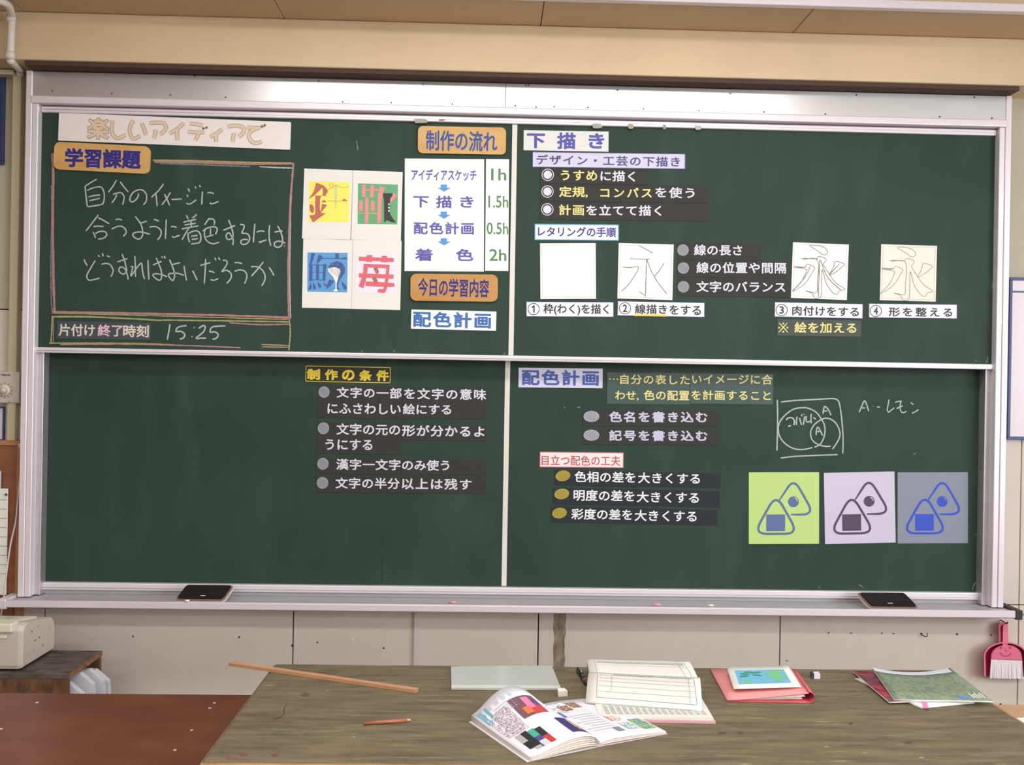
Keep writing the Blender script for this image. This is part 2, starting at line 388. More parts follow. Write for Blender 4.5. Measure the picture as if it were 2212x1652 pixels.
lb = thing('sliding_blackboard', (0, .045, .715), 'lower green sliding blackboard with black rule strips, colour planning notes and rice ball cards', 'blackboard', 'sliding blackboards')
box('writing_surface', -XG, -.0585, YL, YL+.008, .725, 1.66, GREEN, lb); box('writing_surface', -.0385, XG-.008, YL, YL+.008, .725, 1.66, GREEN, lb)
box('divider', -.058, -.039, YL-.003, YL+.008, .742, 1.66, IVORY, lb, .001, 1)
box('bottom_sash', -1.745, 1.742, YL-.020, YL+.008, .713, .7395, RAIL, lb, .003, 2)
box('sash_lip', -1.745, 1.742, YL-.0225, YL-.018, .722, .724, ALU, lb)
for x0, x1, y0, y1, c in ((894, 926, 257, 266, (168, 162, 152)), (947, 962, 257, 261, (176, 140, 100)), (1279, 1302, 267, 277, (168, 168, 160)), (1356, 1370, 268, 278, (176, 160, 132)), (1432, 1439, 269, 279, (160, 150, 130)), (1501, 1516, 271, 280, (190, 188, 172))):
    n = 8; fr = Frame((x0, y0), (x1, y0+.3), (x0, y1), Y=-.0125)
    V = [fr.pt(fr.w*(x)+random.uniform(-.001, .001), fr.h*y+random.uniform(-.001, .001), .0006) for x, y in ((0, .1), (.4, 0), (.8, .05), (1, .4), (.9, .9), (.5, 1), (.1, .95), (.05, .5))]
    obj('tape_residue', V, [list(range(8))], mat('tape_%d' % x0, c, .8), ub)

# ---------------- hand-written chalk on the boards
def CH(L, org, sc, w=2.9, m=CHALK, name='chalk_writing', parent=None, Y=YU, **k): return strokes(name, parent or ub, L, m, w, Y=Y, org=org, sc=sc, **k)
CH([[(270, 118), (200, 155), (95, 222)], [(95, 222), (105, 330), (125, 515)], [(125, 285), (220, 245), (310, 232), (350, 250), (378, 320), (382, 400), (368, 470), (330, 500)], [(125, 515), (165, 525), (330, 498)], [(145, 385), (230, 362), (320, 352)], [(155, 440), (230, 422), (318, 402)],
    [(565, 128), (510, 225), (440, 315)], [(620, 155), (665, 220), (740, 308)], [(510, 345), (570, 325), (630, 320), (665, 350), (678, 400), (655, 500)], [(570, 345), (540, 410), (495, 472)],
    [(890, 330), (885, 380), (840, 435), (795, 458), (765, 430), (772, 375), (820, 310), (895, 275), (960, 285), (1005, 335), (1015, 400), (1000, 460), (962, 500)],
    [(1268, 185), (1190, 290), (1085, 388)], [(1150, 330), (1162, 420), (1172, 522)], [(1372, 312), (1310, 410), (1240, 502)], [(1280, 340), (1320, 420), (1358, 510)], [(1385, 420), (1450, 418), (1540, 412)],
    [(1632, 255), (1658, 305)], [(1615, 348), (1635, 380)], [(1608, 475), (1650, 490), (1700, 465), (1755, 425)], [(1738, 225), (1752, 258)], [(1802, 205), (1818, 238)],
    [(1848, 300), (1842, 400), (1838, 498)], [(1918, 320), (1970, 318), (2020, 332)], [(1958, 465), (1990, 485), (2090, 450)]], (170, 370), 6.9125, name='chalk_writing')
CH([[(410, 130), (290, 290), (150, 470)], [(400, 190), (480, 230), (560, 275), (635, 320)], [(305, 380), (400, 370), (520, 378)], [(300, 490), (325, 550), (350, 615)], [(345, 525), (420, 485), (510, 475), (565, 500), (582, 545), (555, 590), (500, 625), (400, 635)],
    [(765, 235), (830, 225), (900, 240)], [(685, 430), (780, 385), (870, 370), (940, 400), (980, 455), (985, 510), (925, 585)],
    [(1175, 170), (1240, 250), (1300, 350), (1325, 450), (1325, 560), (1290, 620), (1230, 635), (1160, 605), (1125, 550), (1150, 510), (1250, 490), (1350, 500), (1480, 540)], [(1275, 310), (1340, 290), (1415, 262)],
    [(1560, 228), (1610, 240), (1665, 268)], [(1470, 390), (1560, 375), (1640, 395), (1700, 450), (1715, 510), (1690, 590), (1635, 655)],
    [(1820, 225), (1812, 420), (1800, 635)], [(1915, 382), (1980, 378), (2035, 398)], [(1940, 575), (1970, 600), (2040, 580), (2100, 555)]], (170, 450), 9.617)
CH([[(200, 130), (235, 205)], [(395, 115), (350, 160), (310, 185)], [(140, 265), (260, 235), (390, 210)], [(165, 320), (270, 300), (380, 285)], [(110, 395), (250, 365), (430, 335)], [(285, 225), (292, 300), (295, 355)], [(245, 380), (190, 470), (115, 600)],
    [(232, 460), (235, 560), (265, 650)], [(250, 475), (330, 435), (410, 432), (460, 480), (478, 560), (465, 625), (430, 660), (290, 680)], [(290, 535), (350, 525), (415, 515)], [(300, 592), (360, 585), (425, 575)],
    [(640, 185), (600, 240), (545, 315)], [(630, 205), (690, 200), (730, 225), (740, 265), (728, 315)], [(510, 435), (580, 385), (680, 355), (750, 355), (785, 390), (782, 440), (755, 500)], [(560, 400), (545, 500), (575, 600), (640, 655), (720, 675), (830, 645)], [(660, 385), (662, 440), (655, 500)], [(580, 545), (650, 525), (720, 505)],
    [(1005, 220), (1050, 330), (1085, 450), (1090, 540), (1040, 590), (985, 590), (960, 540), (975, 485), (1020, 470), (1060, 530), (1095, 610), (1085, 705)], [(905, 420), (1010, 375), (1135, 325)],
    [(1225, 310), (1280, 310), (1305, 345), (1290, 400), (1260, 470), (1330, 475), (1390, 510), (1410, 580), (1380, 650), (1310, 690), (1250, 670), (1245, 620), (1310, 590), (1380, 605)],
    [(1510, 290), (1495, 450), (1480, 655)], [(1545, 455), (1610, 430), (1695, 440)], [(1590, 625), (1610, 650), (1660, 625), (1735, 605)],
    [(1792, 315), (1780, 450), (1785, 590), (1815, 715)], [(1885, 455), (1950, 440), (2040, 430)], [(1945, 335), (1995, 430), (2030, 540), (2040, 640), (2010, 715), (1950, 745), (1885, 715), (1885, 660), (1940, 630), (2030, 635), (2090, 665)], [(2065, 715), (2080, 722)]], (380, 450), 8.848)
CH([[(110, 235), (140, 310), (178, 370)], [(345, 265), (250, 420), (175, 560), (175, 630), (220, 675), (320, 660), (435, 630)], [(405, 150), (432, 190)], [(490, 110), (510, 180)], [(580, 165), (645, 190)], [(470, 345), (560, 325), (640, 345), (695, 410), (715, 490), (670, 605)],
    [(900, 130), (945, 250), (980, 380), (995, 480), (945, 545), (880, 530), (835, 470), (855, 410), (910, 405), (965, 450), (1010, 560), (1028, 665)], [(800, 295), (900, 262), (1015, 225)],
    [(1165, 170), (1175, 380), (1180, 610)], [(1075, 395), (1125, 395), (1110, 460), (1085, 590), (1150, 500), (1220, 400), (1280, 330), (1310, 335), (1320, 440), (1340, 560), (1370, 650)],
    [(1440, 250), (1445, 450), (1460, 665)], [(1545, 360), (1630, 320), (1725, 285)], [(1610, 210), (1665, 340), (1710, 460), (1725, 580), (1700, 665), (1640, 665), (1560, 600), (1545, 555), (1620, 540), (1730, 560), (1840, 605)], [(1725, 180), (1740, 215)], [(1775, 165), (1800, 225)],
    [(1885, 245), (1940, 370), (1985, 500), (1990, 600), (1955, 680), (1890, 620), (1865, 555), (1920, 535), (2050, 530), (2190, 575)], [(1945, 350), (2020, 330), (2110, 310)]], (170, 535), 9.617)
CH([[(155, 345), (175, 480), (205, 630)], [(320, 440), (365, 530), (408, 620)], [(465, 340), (560, 310), (660, 285)], [(568, 210), (560, 420), (540, 690)], [(628, 445), (680, 455), (740, 475)], [(660, 605), (720, 622), (810, 590)], [(745, 190), (762, 240)], [(812, 180), (840, 235)],
    [(895, 245), (945, 240), (980, 275), (960, 340), (910, 410), (880, 455), (950, 430), (1020, 455), (1060, 520), (1040, 600), (970, 685)], [(1120, 285), (1190, 285), (1265, 305)], [(1120, 450), (1210, 425), (1300, 440), (1350, 500), (1350, 590), (1310, 690)],
    [(1430, 365), (1520, 360), (1600, 385), (1670, 450), (1705, 550), (1690, 640), (1640, 730)], [(1670, 270), (1570, 400), (1440, 545)], [(1780, 375), (1830, 450), (1875, 530)]], (380, 535), 8.848)
CH([[(1055, 118), (1045, 185), (1032, 252)], [(1198, 130), (1125, 145), (1108, 180), (1150, 180), (1180, 205), (1170, 235), (1138, 245)], [(1258, 145), (1264, 150)], [(1240, 222), (1248, 228)], [(1300, 155), (1340, 130), (1355, 145), (1340, 185), (1278, 238), (1320, 238), (1365, 238)], [(1530, 133), (1420, 142), (1398, 185), (1440, 185), (1465, 205), (1455, 235), (1418, 248)]], (100, 670), 3.95, 3.2, name='chalk_time')
# coloured chalk borders (pink, white and yellow strokes side by side)
for L, w_, m_ in (([[(112, 331), (115, 350)]], 6, CHPINK), ([[(330, 346), (420, 347), (520, 350), (632, 352)]], 4, CHYEL), ([[(333, 349), (430, 351), (540, 354), (633, 353)]], 6, CHPINK), ([[(345, 353), (440, 356), (540, 360)]], 4, CHPALE), ([[(560, 360), (600, 362), (634, 363)]], 4, CHALK),
                  ([[(114, 331), (115, 390), (114, 470), (115, 560), (116, 620), (118, 672)]], 7, CHPINK), ([[(111, 400), (112, 470), (110, 560), (111, 650), (114, 672)]], 4, CHPALE),
                  ([[(634, 352), (628, 430), (624, 520), (623, 600), (624, 690)]], 6, CHPINK), ([[(629, 400), (627, 520), (626, 600), (628, 688)]], 3, CHALK),
                  ([[(112, 673), (250, 676), (400, 679), (520, 682), (625, 686)]], 6, CHPINK), ([[(112, 676), (300, 681), (450, 685), (622, 690)]], 3, CHYEL),
                  ([[(112, 684), (180, 684), (260, 687), (350, 692)]], 5, CHYEL), ([[(350, 691), (420, 692), (500, 693), (624, 695)]], 4, CHYEL), ([[(495, 697), (560, 701), (624, 700)]], 4, CHPINK),
                  ([[(113, 682), (112, 710), (110, 742)]], 4, CHYEL), ([[(116, 684), (115, 740)]], 3, CHPINK), ([[(625, 690), (627, 720), (624, 757)]], 4, CHYEL),
                  ([[(106, 741), (200, 741), (300, 742), (380, 745)]], 4, CHYEL), ([[(130, 744), (260, 743), (400, 746), (520, 751)]], 4, CHPINK), ([[(565, 744), (624, 746)]], 4, CHYEL), ([[(566, 749), (624, 750)]], 4, CHPINK)):
    strokes('chalk_border', ub, L, m_, w_*.72, Y=YU, jitter=.25, k=14, lift=.0006+.00003*w_)
LOWK = dict(parent=lb, Y=YL)
CH([[(210, 145), (218, 500), (215, 850), (205, 1200), (200, 1355)], [(295, 200), (600, 165), (1000, 145), (1400, 122), (1550, 120), (1640, 150), (1690, 250), (1730, 500), (1760, 800), (1775, 1100), (1768, 1430)], [(285, 1532), (600, 1495), (1100, 1470), (1650, 1450)],
    [(1250, 590), (1130, 440), (950, 350), (800, 335), (600, 370), (420, 490), (290, 640), (235, 800), (255, 980), (340, 1130), (480, 1250), (650, 1320), (850, 1325), (1050, 1280)],
    [(1250, 590), (1320, 720), (1345, 850), (1330, 1000), (1280, 1130), (1210, 1220), (1090, 1275)],
    [(1520, 1320), (1620, 1180), (1700, 1000), (1680, 850), (1600, 700), (1480, 610), (1370, 585), (1250, 620), (1110, 720), (1030, 830), (1000, 950), (1030, 1080), (1110, 1170), (1230, 1225), (1360, 1255), (1480, 1250)],
    [(415, 630), (470, 580), (560, 575), (610, 630), (615, 690), (600, 750)], [(460, 780), (540, 758)], [(680, 545), (665, 650), (665, 750)], [(740, 575), (760, 660), (790, 745)], [(785, 490), (795, 545)], [(830, 480), (838, 500)],
    [(860, 540), (845, 640), (828, 745)], [(900, 530), (895, 620), (910, 670), (960, 670), (1010, 650)], [(1015, 480), (1010, 600), (1020, 710)], [(1065, 565), (1130, 610)],
    [(1295, 485), (1330, 310), (1400, 350), (1445, 420), (1485, 515)], [(1320, 420), (1400, 412)], [(1135, 990), (1140, 870), (1175, 800), (1220, 860), (1255, 930), (1290, 1000)], [(1160, 910), (1215, 895)]], (1660, 850), 11.011, 3.0, name='chalk_diagram', k=8, **LOWK)
CH([[(318, 500), (380, 350), (455, 190), (510, 270), (575, 470)], [(390, 380), (480, 380)], [(690, 330), (700, 340)], [(790, 345), (820, 358), (870, 352)]], (1830, 850), 12.289, 2.8, **LOWK)
CH([[(1112, 155), (1090, 280), (1065, 420), (1100, 490), (1170, 440), (1250, 375)], [(1265, 235), (1350, 210), (1450, 200)], [(1425, 215), (1405, 340), (1420, 450), (1480, 505), (1580, 470)], [(1310, 400), (1390, 355), (1480, 325)], [(1685, 235), (1755, 290)], [(1715, 525), (1800, 485), (1895, 425)]], (1830, 850), 12.289, 2.8, **LOWK)
strokes('dark_streak', lb, [[(824, 1152), (826, 1170), (823, 1190)], [(827, 1198), (825, 1230), (826, 1262)]], flat('wet_streak', (26, 46, 44), .6), 2.2, Y=YL, jitter=.3)
# stray chalk marks
for L, par, Yp in (([[(770, 302), (773, 325)]], ub, YU), ([[(2131, 777), (2130, 784)], [(2108, 776), (2108, 781)], [(2133, 770), (2134, 783)], [(2143, 610), (2146, 632)]], ub, YU), ([[(1973, 982), (1978, 978)], [(2122, 980), (2122, 1010)], [(2106, 1153), (2112, 1156)], [(2116, 1178), (2121, 1182)], [(2100, 1275), (2107, 1258), (2113, 1276)], [(1855, 1262), (1866, 1270)], [(1768, 1266), (1772, 1270)], [(1219, 878), (1221, 882)], [(1247, 879), (1254, 880)]], lb, YL), ([[(782, 761), (782, 756)], [(850, 756), (853, 760)], [(1088, 765), (1092, 762)]], ub, YU)):
    strokes('chalk_mark', par, L, CHPALE, 2.4, Y=Yp, jitter=.3)

# ================================================================== cards on the upper board
# title banner with bubble letters
b = card('title_banner', (128.5, 244), (629, 264.3), (127.7, 304), YU-.001, mat('greyish_white_board', (236, 228, 226), .6), 'long white banner with outlined tan bubble lettering at the board top left', 'banner', rad=.004, th=.004)
BUB = [[(560, 85), (550, 130), (552, 190), (575, 232), (620, 240), (675, 212)], [(745, 80), (715, 140), (712, 190), (730, 235), (760, 248), (805, 220)], [(818, 108), (840, 160), (858, 215)],
       [(885, 108), (960, 102), (1020, 112), (1038, 150), (1010, 190), (985, 208)], [(945, 165), (940, 205), (928, 245)], [(1200, 105), (1140, 160), (1070, 203)], [(1142, 170), (1138, 215), (1140, 262)],
       [(1250, 112), (1310, 118), (1370, 128)], [(1235, 185), (1300, 190), (1385, 192)], [(1330, 195), (1320, 230), (1300, 262)], [(1545, 162), (1490, 205), (1435, 232)], [(1490, 215), (1488, 245), (1492, 278)],
       [(1590, 140), (1660, 130), (1725, 142), (1740, 180), (1715, 215), (1690, 232)], [(1650, 195), (1645, 235), (1635, 275)], [(1765, 150), (1830, 150), (1890, 152)], [(1860, 155), (1800, 185), (1785, 230), (1810, 275), (1850, 288), (1905, 272)]]
DOT = [[(1370, 146), (1378, 166)], [(1397, 140), (1407, 158)], [(1898, 128), (1908, 150)], [(1922, 118), (1932, 138)]]
OL = flat('banner_outline', (158, 150, 144)); TAN = flat('banner_tan', (226, 202, 172))
strokes('outline', b, BUB, OL, 8.2, Y=YU-.005, lift=.0006, org=(110, 240), sc=4.1736, jitter=0)
strokes('outline', b, DOT, flat('banner_brown', (130, 106, 90)), 5.5, Y=YU-.005, lift=.0008, org=(110, 240), sc=4.1736, jitter=0)
strokes('lettering', b, BUB, TAN, 6.0, Y=YU-.005, lift=.0011, org=(110, 240), sc=4.1736, jitter=0)
letters(b, [('楽', (188.5, 252.5), (238, 254.5), (188, 301))], OL, Y=YU-.005, lift=.0006, off=.055, name='outline')
letters(b, [('楽', (190, 254.5), (236.5, 256.5), (189.5, 299.5))], TAN, Y=YU-.005, lift=.0011, off=.03)

b = card('sign_plate', (119.8, 307), (327, 317.5), (119.5, 366.5), YU, ORANGE, 'orange rounded plate with navy lettering on the chalk frame at far left', 'sign', rad=.022, th=.008)
letters(b, [('学習課題', (140.7, 319), (305, 323.8), (140.5, 361))], NAVY, Y=YU-.008, off=.035, lift=.0006)
b = card('sign_plate', (903.5, 273.2), (1093.2, 276.8), (903.3, 331.6), YU, ORANGE, 'orange rounded plate with blue lettering above the white schedule sheets', 'sign', rad=.018, th=.008)
letters(b, [('制作の流れ', (920, 280.5), (1074.6, 284), (920, 325))], flat('steel_blue_ink', (52, 84, 150)), Y=YU-.008, off=.022, lift=.0006)
b = card('sign_plate', (887.3, 591.3), (1075.6, 593.6), (887, 649.8), YU, mat('darker_orange_plate', (198, 148, 84), .45, rgb2=(186, 134, 70), scale=3, stretch=(1, 1, 5)), 'darker orange rounded plate with navy lettering below the schedule sheets', 'sign', rad=.022, th=.008)
letters(b, [('今日の学習内容', (903.4, 599.5), (1057, 603), (903, 639.5))], NAVY, Y=YU-.008, off=.02, lift=.0006)
# schedule
b = card('schedule_sheet', (874.5, 342.5), (1046, 344), (874.5, 585.5), YU, WHITE, 'tall white sheet listing work steps with small blue arrows between them', 'sheet', th=.002)
PURP = flat('purple_blue_ink', (92, 92, 176))
letters(b, [('アイディアスケッチ', (889, 364.6), (1029.2, 366), (889, 389.5)), ('下', (892.8, 423.5), (926.2, 423.8), (892.8, 448)), ('描', (941.8, 422.5), (976.3, 423), (941.8, 449)), ('き', (994.4, 423.5), (1023, 424), (994.4, 448.3)),
            ('配色計画', (893.7, 479), (1023.7, 480), (893.7, 505.8)), ('着', (896.4, 536.6), (934.9, 537), (896.4, 563.5)), ('色', (984.7, 537), (1022.6, 537.4), (984.7, 563.5))], PURP, Y=YU-.002, off=.026, lift=.0005)
polys('arrow', b, [[(952, y), (965.5, y+.2), (965.5, y+7), (973.5, y+7.3), (959.2, y+15.6), (945, y+7), (952, y+7)] for y in (398.4, 456.8, 514.4)], flat('arrow_blue', (84, 150, 214)), Y=YU-.002, lift=.0006)
b = card('schedule_sheet', (1049.8, 343.5), (1099.8, 344.2), (1049.4, 585), YU, WHITE, 'narrow white sheet with green hour numbers beside the step list', 'sheet', th=.002)
letters(b, [('1h', (1061, 364), (1094, 364.5), (1061, 389.5)), ('1.5h', (1055, 422.5), (1098, 423), (1055, 448.5)), ('0.5h', (1051.5, 480), (1098, 480.5), (1051.5, 506)), ('2h', (1057, 537.5), (1094, 538), (1057, 563))], GREENI, Y=YU-.002, off=.012, lift=.0005)
b = card('sign_card', (888.7, 668.4), (1072.4, 672.9), (888, 710), YU, WHITE, 'white card with blue lettering directly under the darker orange plate', 'sign', th=.002)
letters(b, [('配色計画', (892.5, 671.5), (1061, 675.5), (892, 706))], BLUE_B, Y=YU-.002, off=.03, lift=.0005)

# four letter-design cards
SC = 9.617; OA = (645, 360); OC = (645, 515)
def art(label, TL, TR, BL): return card('picture_card', TL, TR, BL, YU, PAPER, label, 'card', th=.0018)
def ap(parent, lists, m, org, lift=.0026, name='print'): return polys(name, parent, lists, m, Y=YU, lift=lift, org=org, sc=SC)
a = art('white card with brown letter design on yellow, needle and thread', (657.5, 364), (762.2, 368), (655.6, 515))
ap(a, [[(215, 305), (1060, 318), (1045, 1150), (205, 1145)]], flat('print_yellow', (252, 232, 104)), OA, .0022, 'printed_square')
BR = flat('print_brown', (186, 104, 92))
ap(a, [[(365, 330), (490, 375), (560, 420), (490, 440), (340, 590), (290, 620), (195, 680), (250, 610), (320, 500)], [(490, 420), (560, 430), (605, 480), (605, 530), (565, 585), (585, 608), (480, 600), (505, 560), (500, 500)], [(340, 600), (480, 600), (450, 650), (440, 860), (450, 915), (470, 960), (570, 968), (450, 1050), (300, 1160), (220, 1010), (320, 1000), (350, 960), (340, 800), (350, 640)],
       [(490, 765), (590, 795), (470, 950), (460, 930)], [(480, 740), (500, 700), (540, 690), (580, 740)], [(900, 715), (930, 670), (960, 665), (1015, 715)], [(235, 770), (300, 800), (325, 860), (320, 930), (285, 970), (245, 930), (228, 860)]], BR, OA)
strokes('thread_drawing', a, [[(230, 738), (300, 738), (345, 740)], [(585, 700), (700, 712), (900, 715)], [(610, 465), (680, 450), (740, 400), (800, 392), (880, 430), (960, 440), (1045, 400)]], flat('print_olive', (206, 176, 80)), 1.1, Y=YU, lift=.003, org=OA, sc=SC, jitter=0)
strokes('thread_drawing', a, [ell(680, 388, 38, 38, 14)], flat('print_olive', (206, 176, 80)), 1.3, Y=YU, lift=.003, org=OA, sc=SC, jitter=0, closed=True, k=2)
ap(a, [[(745, 370), (800, 370), (798, 700), (770, 900), (750, 700)]], flat('print_needle', (206, 206, 150)), OA, .0028)
a = art('white card with pink letter design on green, black boot shape', (762.8, 368), (870, 371.6), (762, 517.6))
ap(a, [[(1235, 345), (2065, 372), (2052, 1198), (1225, 1188)]], flat('print_green', (96, 170, 120)), OA, .0022, 'printed_square')
PK = flat('print_pink', (232, 140, 140))
ap(a, [[(1320, 375), (1395, 378), (1390, 630), (1315, 625)], [(1490, 382), (1570, 385), (1560, 640), (1480, 635)], [(1385, 645), (1455, 648), (1445, 1175), (1375, 1175)], [(1255, 700), (1330, 705), (1330, 920), (1255, 920)], [(1505, 705), (1580, 710), (1575, 915), (1500, 915)], [(1400, 470), (1480, 472), (1480, 500), (1400, 498)],
       [(1580, 450), (1660, 470), (1660, 505), (1580, 500)], [(1235, 950), (1370, 955), (1370, 985), (1235, 980)], [(1455, 955), (1640, 960), (1640, 990), (1455, 985)], [(1690, 410), (1805, 430), (1745, 560), (1720, 800), (1715, 1150), (1635, 1180), (1640, 800), (1640, 620)], [(1965, 540), (2050, 600), (1990, 660), (1900, 760), (1915, 650), (1950, 600)]], PK, OA)
ap(a, [[(1755, 550), (1955, 552), (1945, 610), (1905, 650), (1895, 760), (1885, 920), (1920, 1020), (2020, 1160), (1930, 1150), (1830, 1105), (1780, 1170), (1775, 700), (1755, 600)]], flat('print_black', (58, 50, 52)), OA, .0030)
ap(a, [ell(1875, y, 14, 22, 8) for y in (780, 850, 920)], WHITE, OA, .0033)
a = art('white card with navy fish letter design on blue, striped white belly', (655.4, 515.4), (762.2, 518), (652.8, 664.6))
ap(a, [[(185, 290), (1018, 298), (1010, 1118), (180, 1103)]], flat('print_sky_blue', (92, 158, 214)), OC, .0022, 'printed_square')
NV = flat('print_navy', (66, 92, 150))
ap(a, [[(265, 300), (340, 305), (310, 430), (260, 540), (205, 600), (240, 480)], [(410, 345), (470, 350), (500, 395), (440, 480), (370, 540), (390, 430)], [(225, 560), (290, 540), (285, 880), (220, 885)], [(365, 545), (425, 550), (420, 855), (365, 850)], [(510, 545), (560, 525), (590, 570), (570, 620), (555, 880), (500, 875)], [(285, 535), (510, 545), (510, 560), (285, 550)], [(285, 690), (510, 695), (510, 705), (285, 702)], [(285, 845), (510, 855), (510, 868), (285, 860)],
       [(255, 910), (275, 1000), (260, 1055), (200, 1062), (225, 1000)], [(305, 905), (350, 980), (360, 1040), (320, 1068), (300, 1020)], [(390, 900), (460, 950), (475, 1010), (450, 1035), (415, 1000)], [(510, 910), (590, 970), (640, 850), (740, 880), (660, 990), (570, 1055), (590, 1000), (540, 980)], [(890, 885), (960, 950), (1005, 1010), (990, 1065), (940, 1050), (910, 970)], [(765, 310), (840, 318), (840, 420), (765, 420)], [(480, 400), (760, 412), (920, 408), (950, 385), (1010, 405), (1010, 428), (480, 418)],
       [(610, 610), (680, 510), (790, 468), (900, 505), (965, 610), (960, 710), (900, 800), (850, 870), (815, 980), (860, 1085), (800, 1040), (790, 950), (830, 800), (870, 680), (840, 620), (740, 590)]], NV, OC)
ap(a, [[(610, 625), (740, 595), (850, 625), (875, 680), (850, 800), (820, 900), (790, 1000), (790, 1050), (820, 1095), (715, 1100), (765, 1040), (765, 900), (720, 800), (620, 690)]], WHITE, OC, .0030)
strokes('stripe', a, [[(650+30*i, 612-abs(i-3)*2), (655+29*i, 700+22*i)] for i in range(8)], flat('stripe_brown', (128, 108, 92)), .7, Y=YU, lift=.0034, org=OC, sc=SC, jitter=0)
ap(a, [ell(708, 535, 10, 16, 8), ell(803, 545, 10, 16, 8)], flat('print_eye', (120, 150, 190)), OC, .0033)
a = art('white card with red letter design on pale pink, two small strawberries', (762.8, 518), (867.8, 520.7), (760.2, 667.2))
ap(a, [[(1210, 318), (2035, 338), (2025, 1138), (1190, 1125)]], flat('print_pale_pink', (246, 226, 240)), OC, .0022, 'printed_square')
RD = flat('print_rose_red', (218, 104, 116))
ap(a, [[(1255, 375), (1410, 385), (1415, 342), (1532, 345), (1535, 388), (1725, 398), (1728, 358), (1838, 362), (1840, 402), (1980, 408), (1975, 490), (1835, 485), (1835, 498), (1715, 492), (1710, 475), (1525, 470), (1520, 490), (1405, 485), (1405, 472), (1250, 465)],
       [(1355, 525), (1890, 545), (1888, 620), (1345, 600)], [(1355, 560), (1440, 590), (1430, 700), (1395, 880), (1345, 1035), (1245, 995), (1310, 820), (1340, 690)], [(1820, 600), (1890, 600), (1870, 850), (1830, 1060), (1795, 1125), (1720, 1130), (1635, 1110), (1660, 1045), (1760, 1050), (1790, 900), (1815, 700)], [(1250, 720), (1975, 752), (1970, 838), (1650, 825), (1250, 808)], [(1400, 890), (1990, 925), (1988, 1003), (1650, 1000), (1380, 985)]], RD, OC)
ap(a, [ell(1625, 675, 42, 62, 12, -.3), ell(1600, 880, 44, 58, 12, -.3)], flat('print_berry', (206, 92, 84)), OC, .003)
ap(a, [ell(1600, 625, 45, 28, 10, -.4), ell(1572, 832, 46, 30, 10, -.4)], flat('print_leaf', (120, 128, 96)), OC, .0033)

# lettering section on the right
b = card('sign_card', (1131.3, 281.3), (1314.6, 284.5), (1131, 324.7), YU, mat('white_card_2', (222, 222, 218), .6), 'white card with large widely spaced blue lettering at the top right of the divider', 'sign', th=.002)
letters(b, [('下', (1137.9, 288), (1177.7, 288.5), (1137.9, 320)), ('描', (1203.2, 286), (1243.7, 286.5), (1203.2, 322)), ('き', (1271.6, 287.5), (1305.4, 288), (1271.6, 321))], BLUE_L, Y=YU-.002, off=.035, lift=.0005)
b = card('sign_card', (1149.8, 327.7), (1480.5, 332.2), (1148.8, 361.5), YU, LAV, 'long lavender card with purple lettering and border above the target bullets', 'sign', rad=.003, th=.002, border=flat('purple_border', (92, 84, 142)), bw=.0026)
PB = flat('grey_purple_ink', (78, 72, 134))
letters(b, [('デザイン・工芸の下描き', (1158.8, 333.5), (1469, 338.5), (1158.8, 356))], PB, Y=YU-.002, off=.022, lift=.0005)
def strip(name, label, sheets, white=(), yellow=(), bullets=(), Y=YU, m=BLACKS, wm=WH_L, bm_=None, off=.022, group=None, bshape=None):
    s0 = Frame(*sheets[0], Y=Y); t = thing(name, s0.pt(s0.w/2, s0.h/2), label, 'sign', group)
    for s in sheets: slab('sheet', Frame(*s, Y=Y), m, t, 0, .0015, .0002)
    if white: letters(t, white, wm, Y=Y, off=off)
    if yellow: letters(t, yellow, YEL_L, Y=Y, off=off)
    return t
def target_bullet(t, c, Y=YU):
    strokes('bullet_ring', t, [ell(c[0], c[1], 12.4, 12.4, 20)], WH_L, 1.6, Y=Y, lift=.0022, jitter=0, closed=True, k=2)
    polys('bullet', t, [ell(c[0], c[1], 9, 9, 24)], WH_L, Y=Y, lift=.0024)
def hatch_bullet(t, c, rx, ry, m, dark, Y, rot=0, slope=-1.1, n=9):
    polys('bullet', t, [ell(c[0], c[1], rx, ry, 26, rot)], m, Y=Y, lift=.0022)
    L = []
    for i in range(1, n):
        u = -1+2*i/n; h = math.sqrt(max(0, 1-u*u))*.93
        a = math.radians(45)
        def q(s): return (c[0]+rx*(u*math.cos(a)+s*math.sin(a)), c[1]+ry*(u*math.sin(a)-s*math.cos(a)))
        L.append([q(-h), q(h)])
    strokes('bullet_hatching', t, L, dark, 1.1, Y=Y, lift=.0025, jitter=0)
t = strip('sign_strip', 'short black strip with target bullet, topmost under the lavender card', [((1167.7, 363), (1397.5, 366.5), (1167.5, 396))], [('に描く', (1297, 368.5), (1372.2, 370), (1297, 391.3))], [('うすめ', (1211.5, 367.5), (1290, 368.5), (1211.5, 390))]); target_bullet(t, (1183.3, 377.4))
t = strip('sign_strip', 'long black strip with target bullet and a comma, second under the lavender card', [((1167.5, 397.5), (1530.5, 402), (1167.3, 434.5))], [('を使う', (1415.4, 403.5), (1500.3, 405.5), (1415.4, 427))], [('定規,', (1207.5, 402.5), (1269.6, 403.3), (1207.5, 426.5)), ('コンパス', (1296.6, 405.3), (1408, 406), (1296.6, 426.5))]); target_bullet(t, (1182.7, 413.6))
t = strip('sign_strip', 'long black strip with target bullet, third and lowest under the lavender card', [((1167.3, 436.3), (1530, 441), (1167, 473.6))], [('を立てて描く', (1266.2, 442.7), (1428.7, 443.7), (1266.2, 465.7))], [('計画', (1207.5, 441.5), (1261.2, 442), (1207.5, 465))]); target_bullet(t, (1182.3, 452.2))
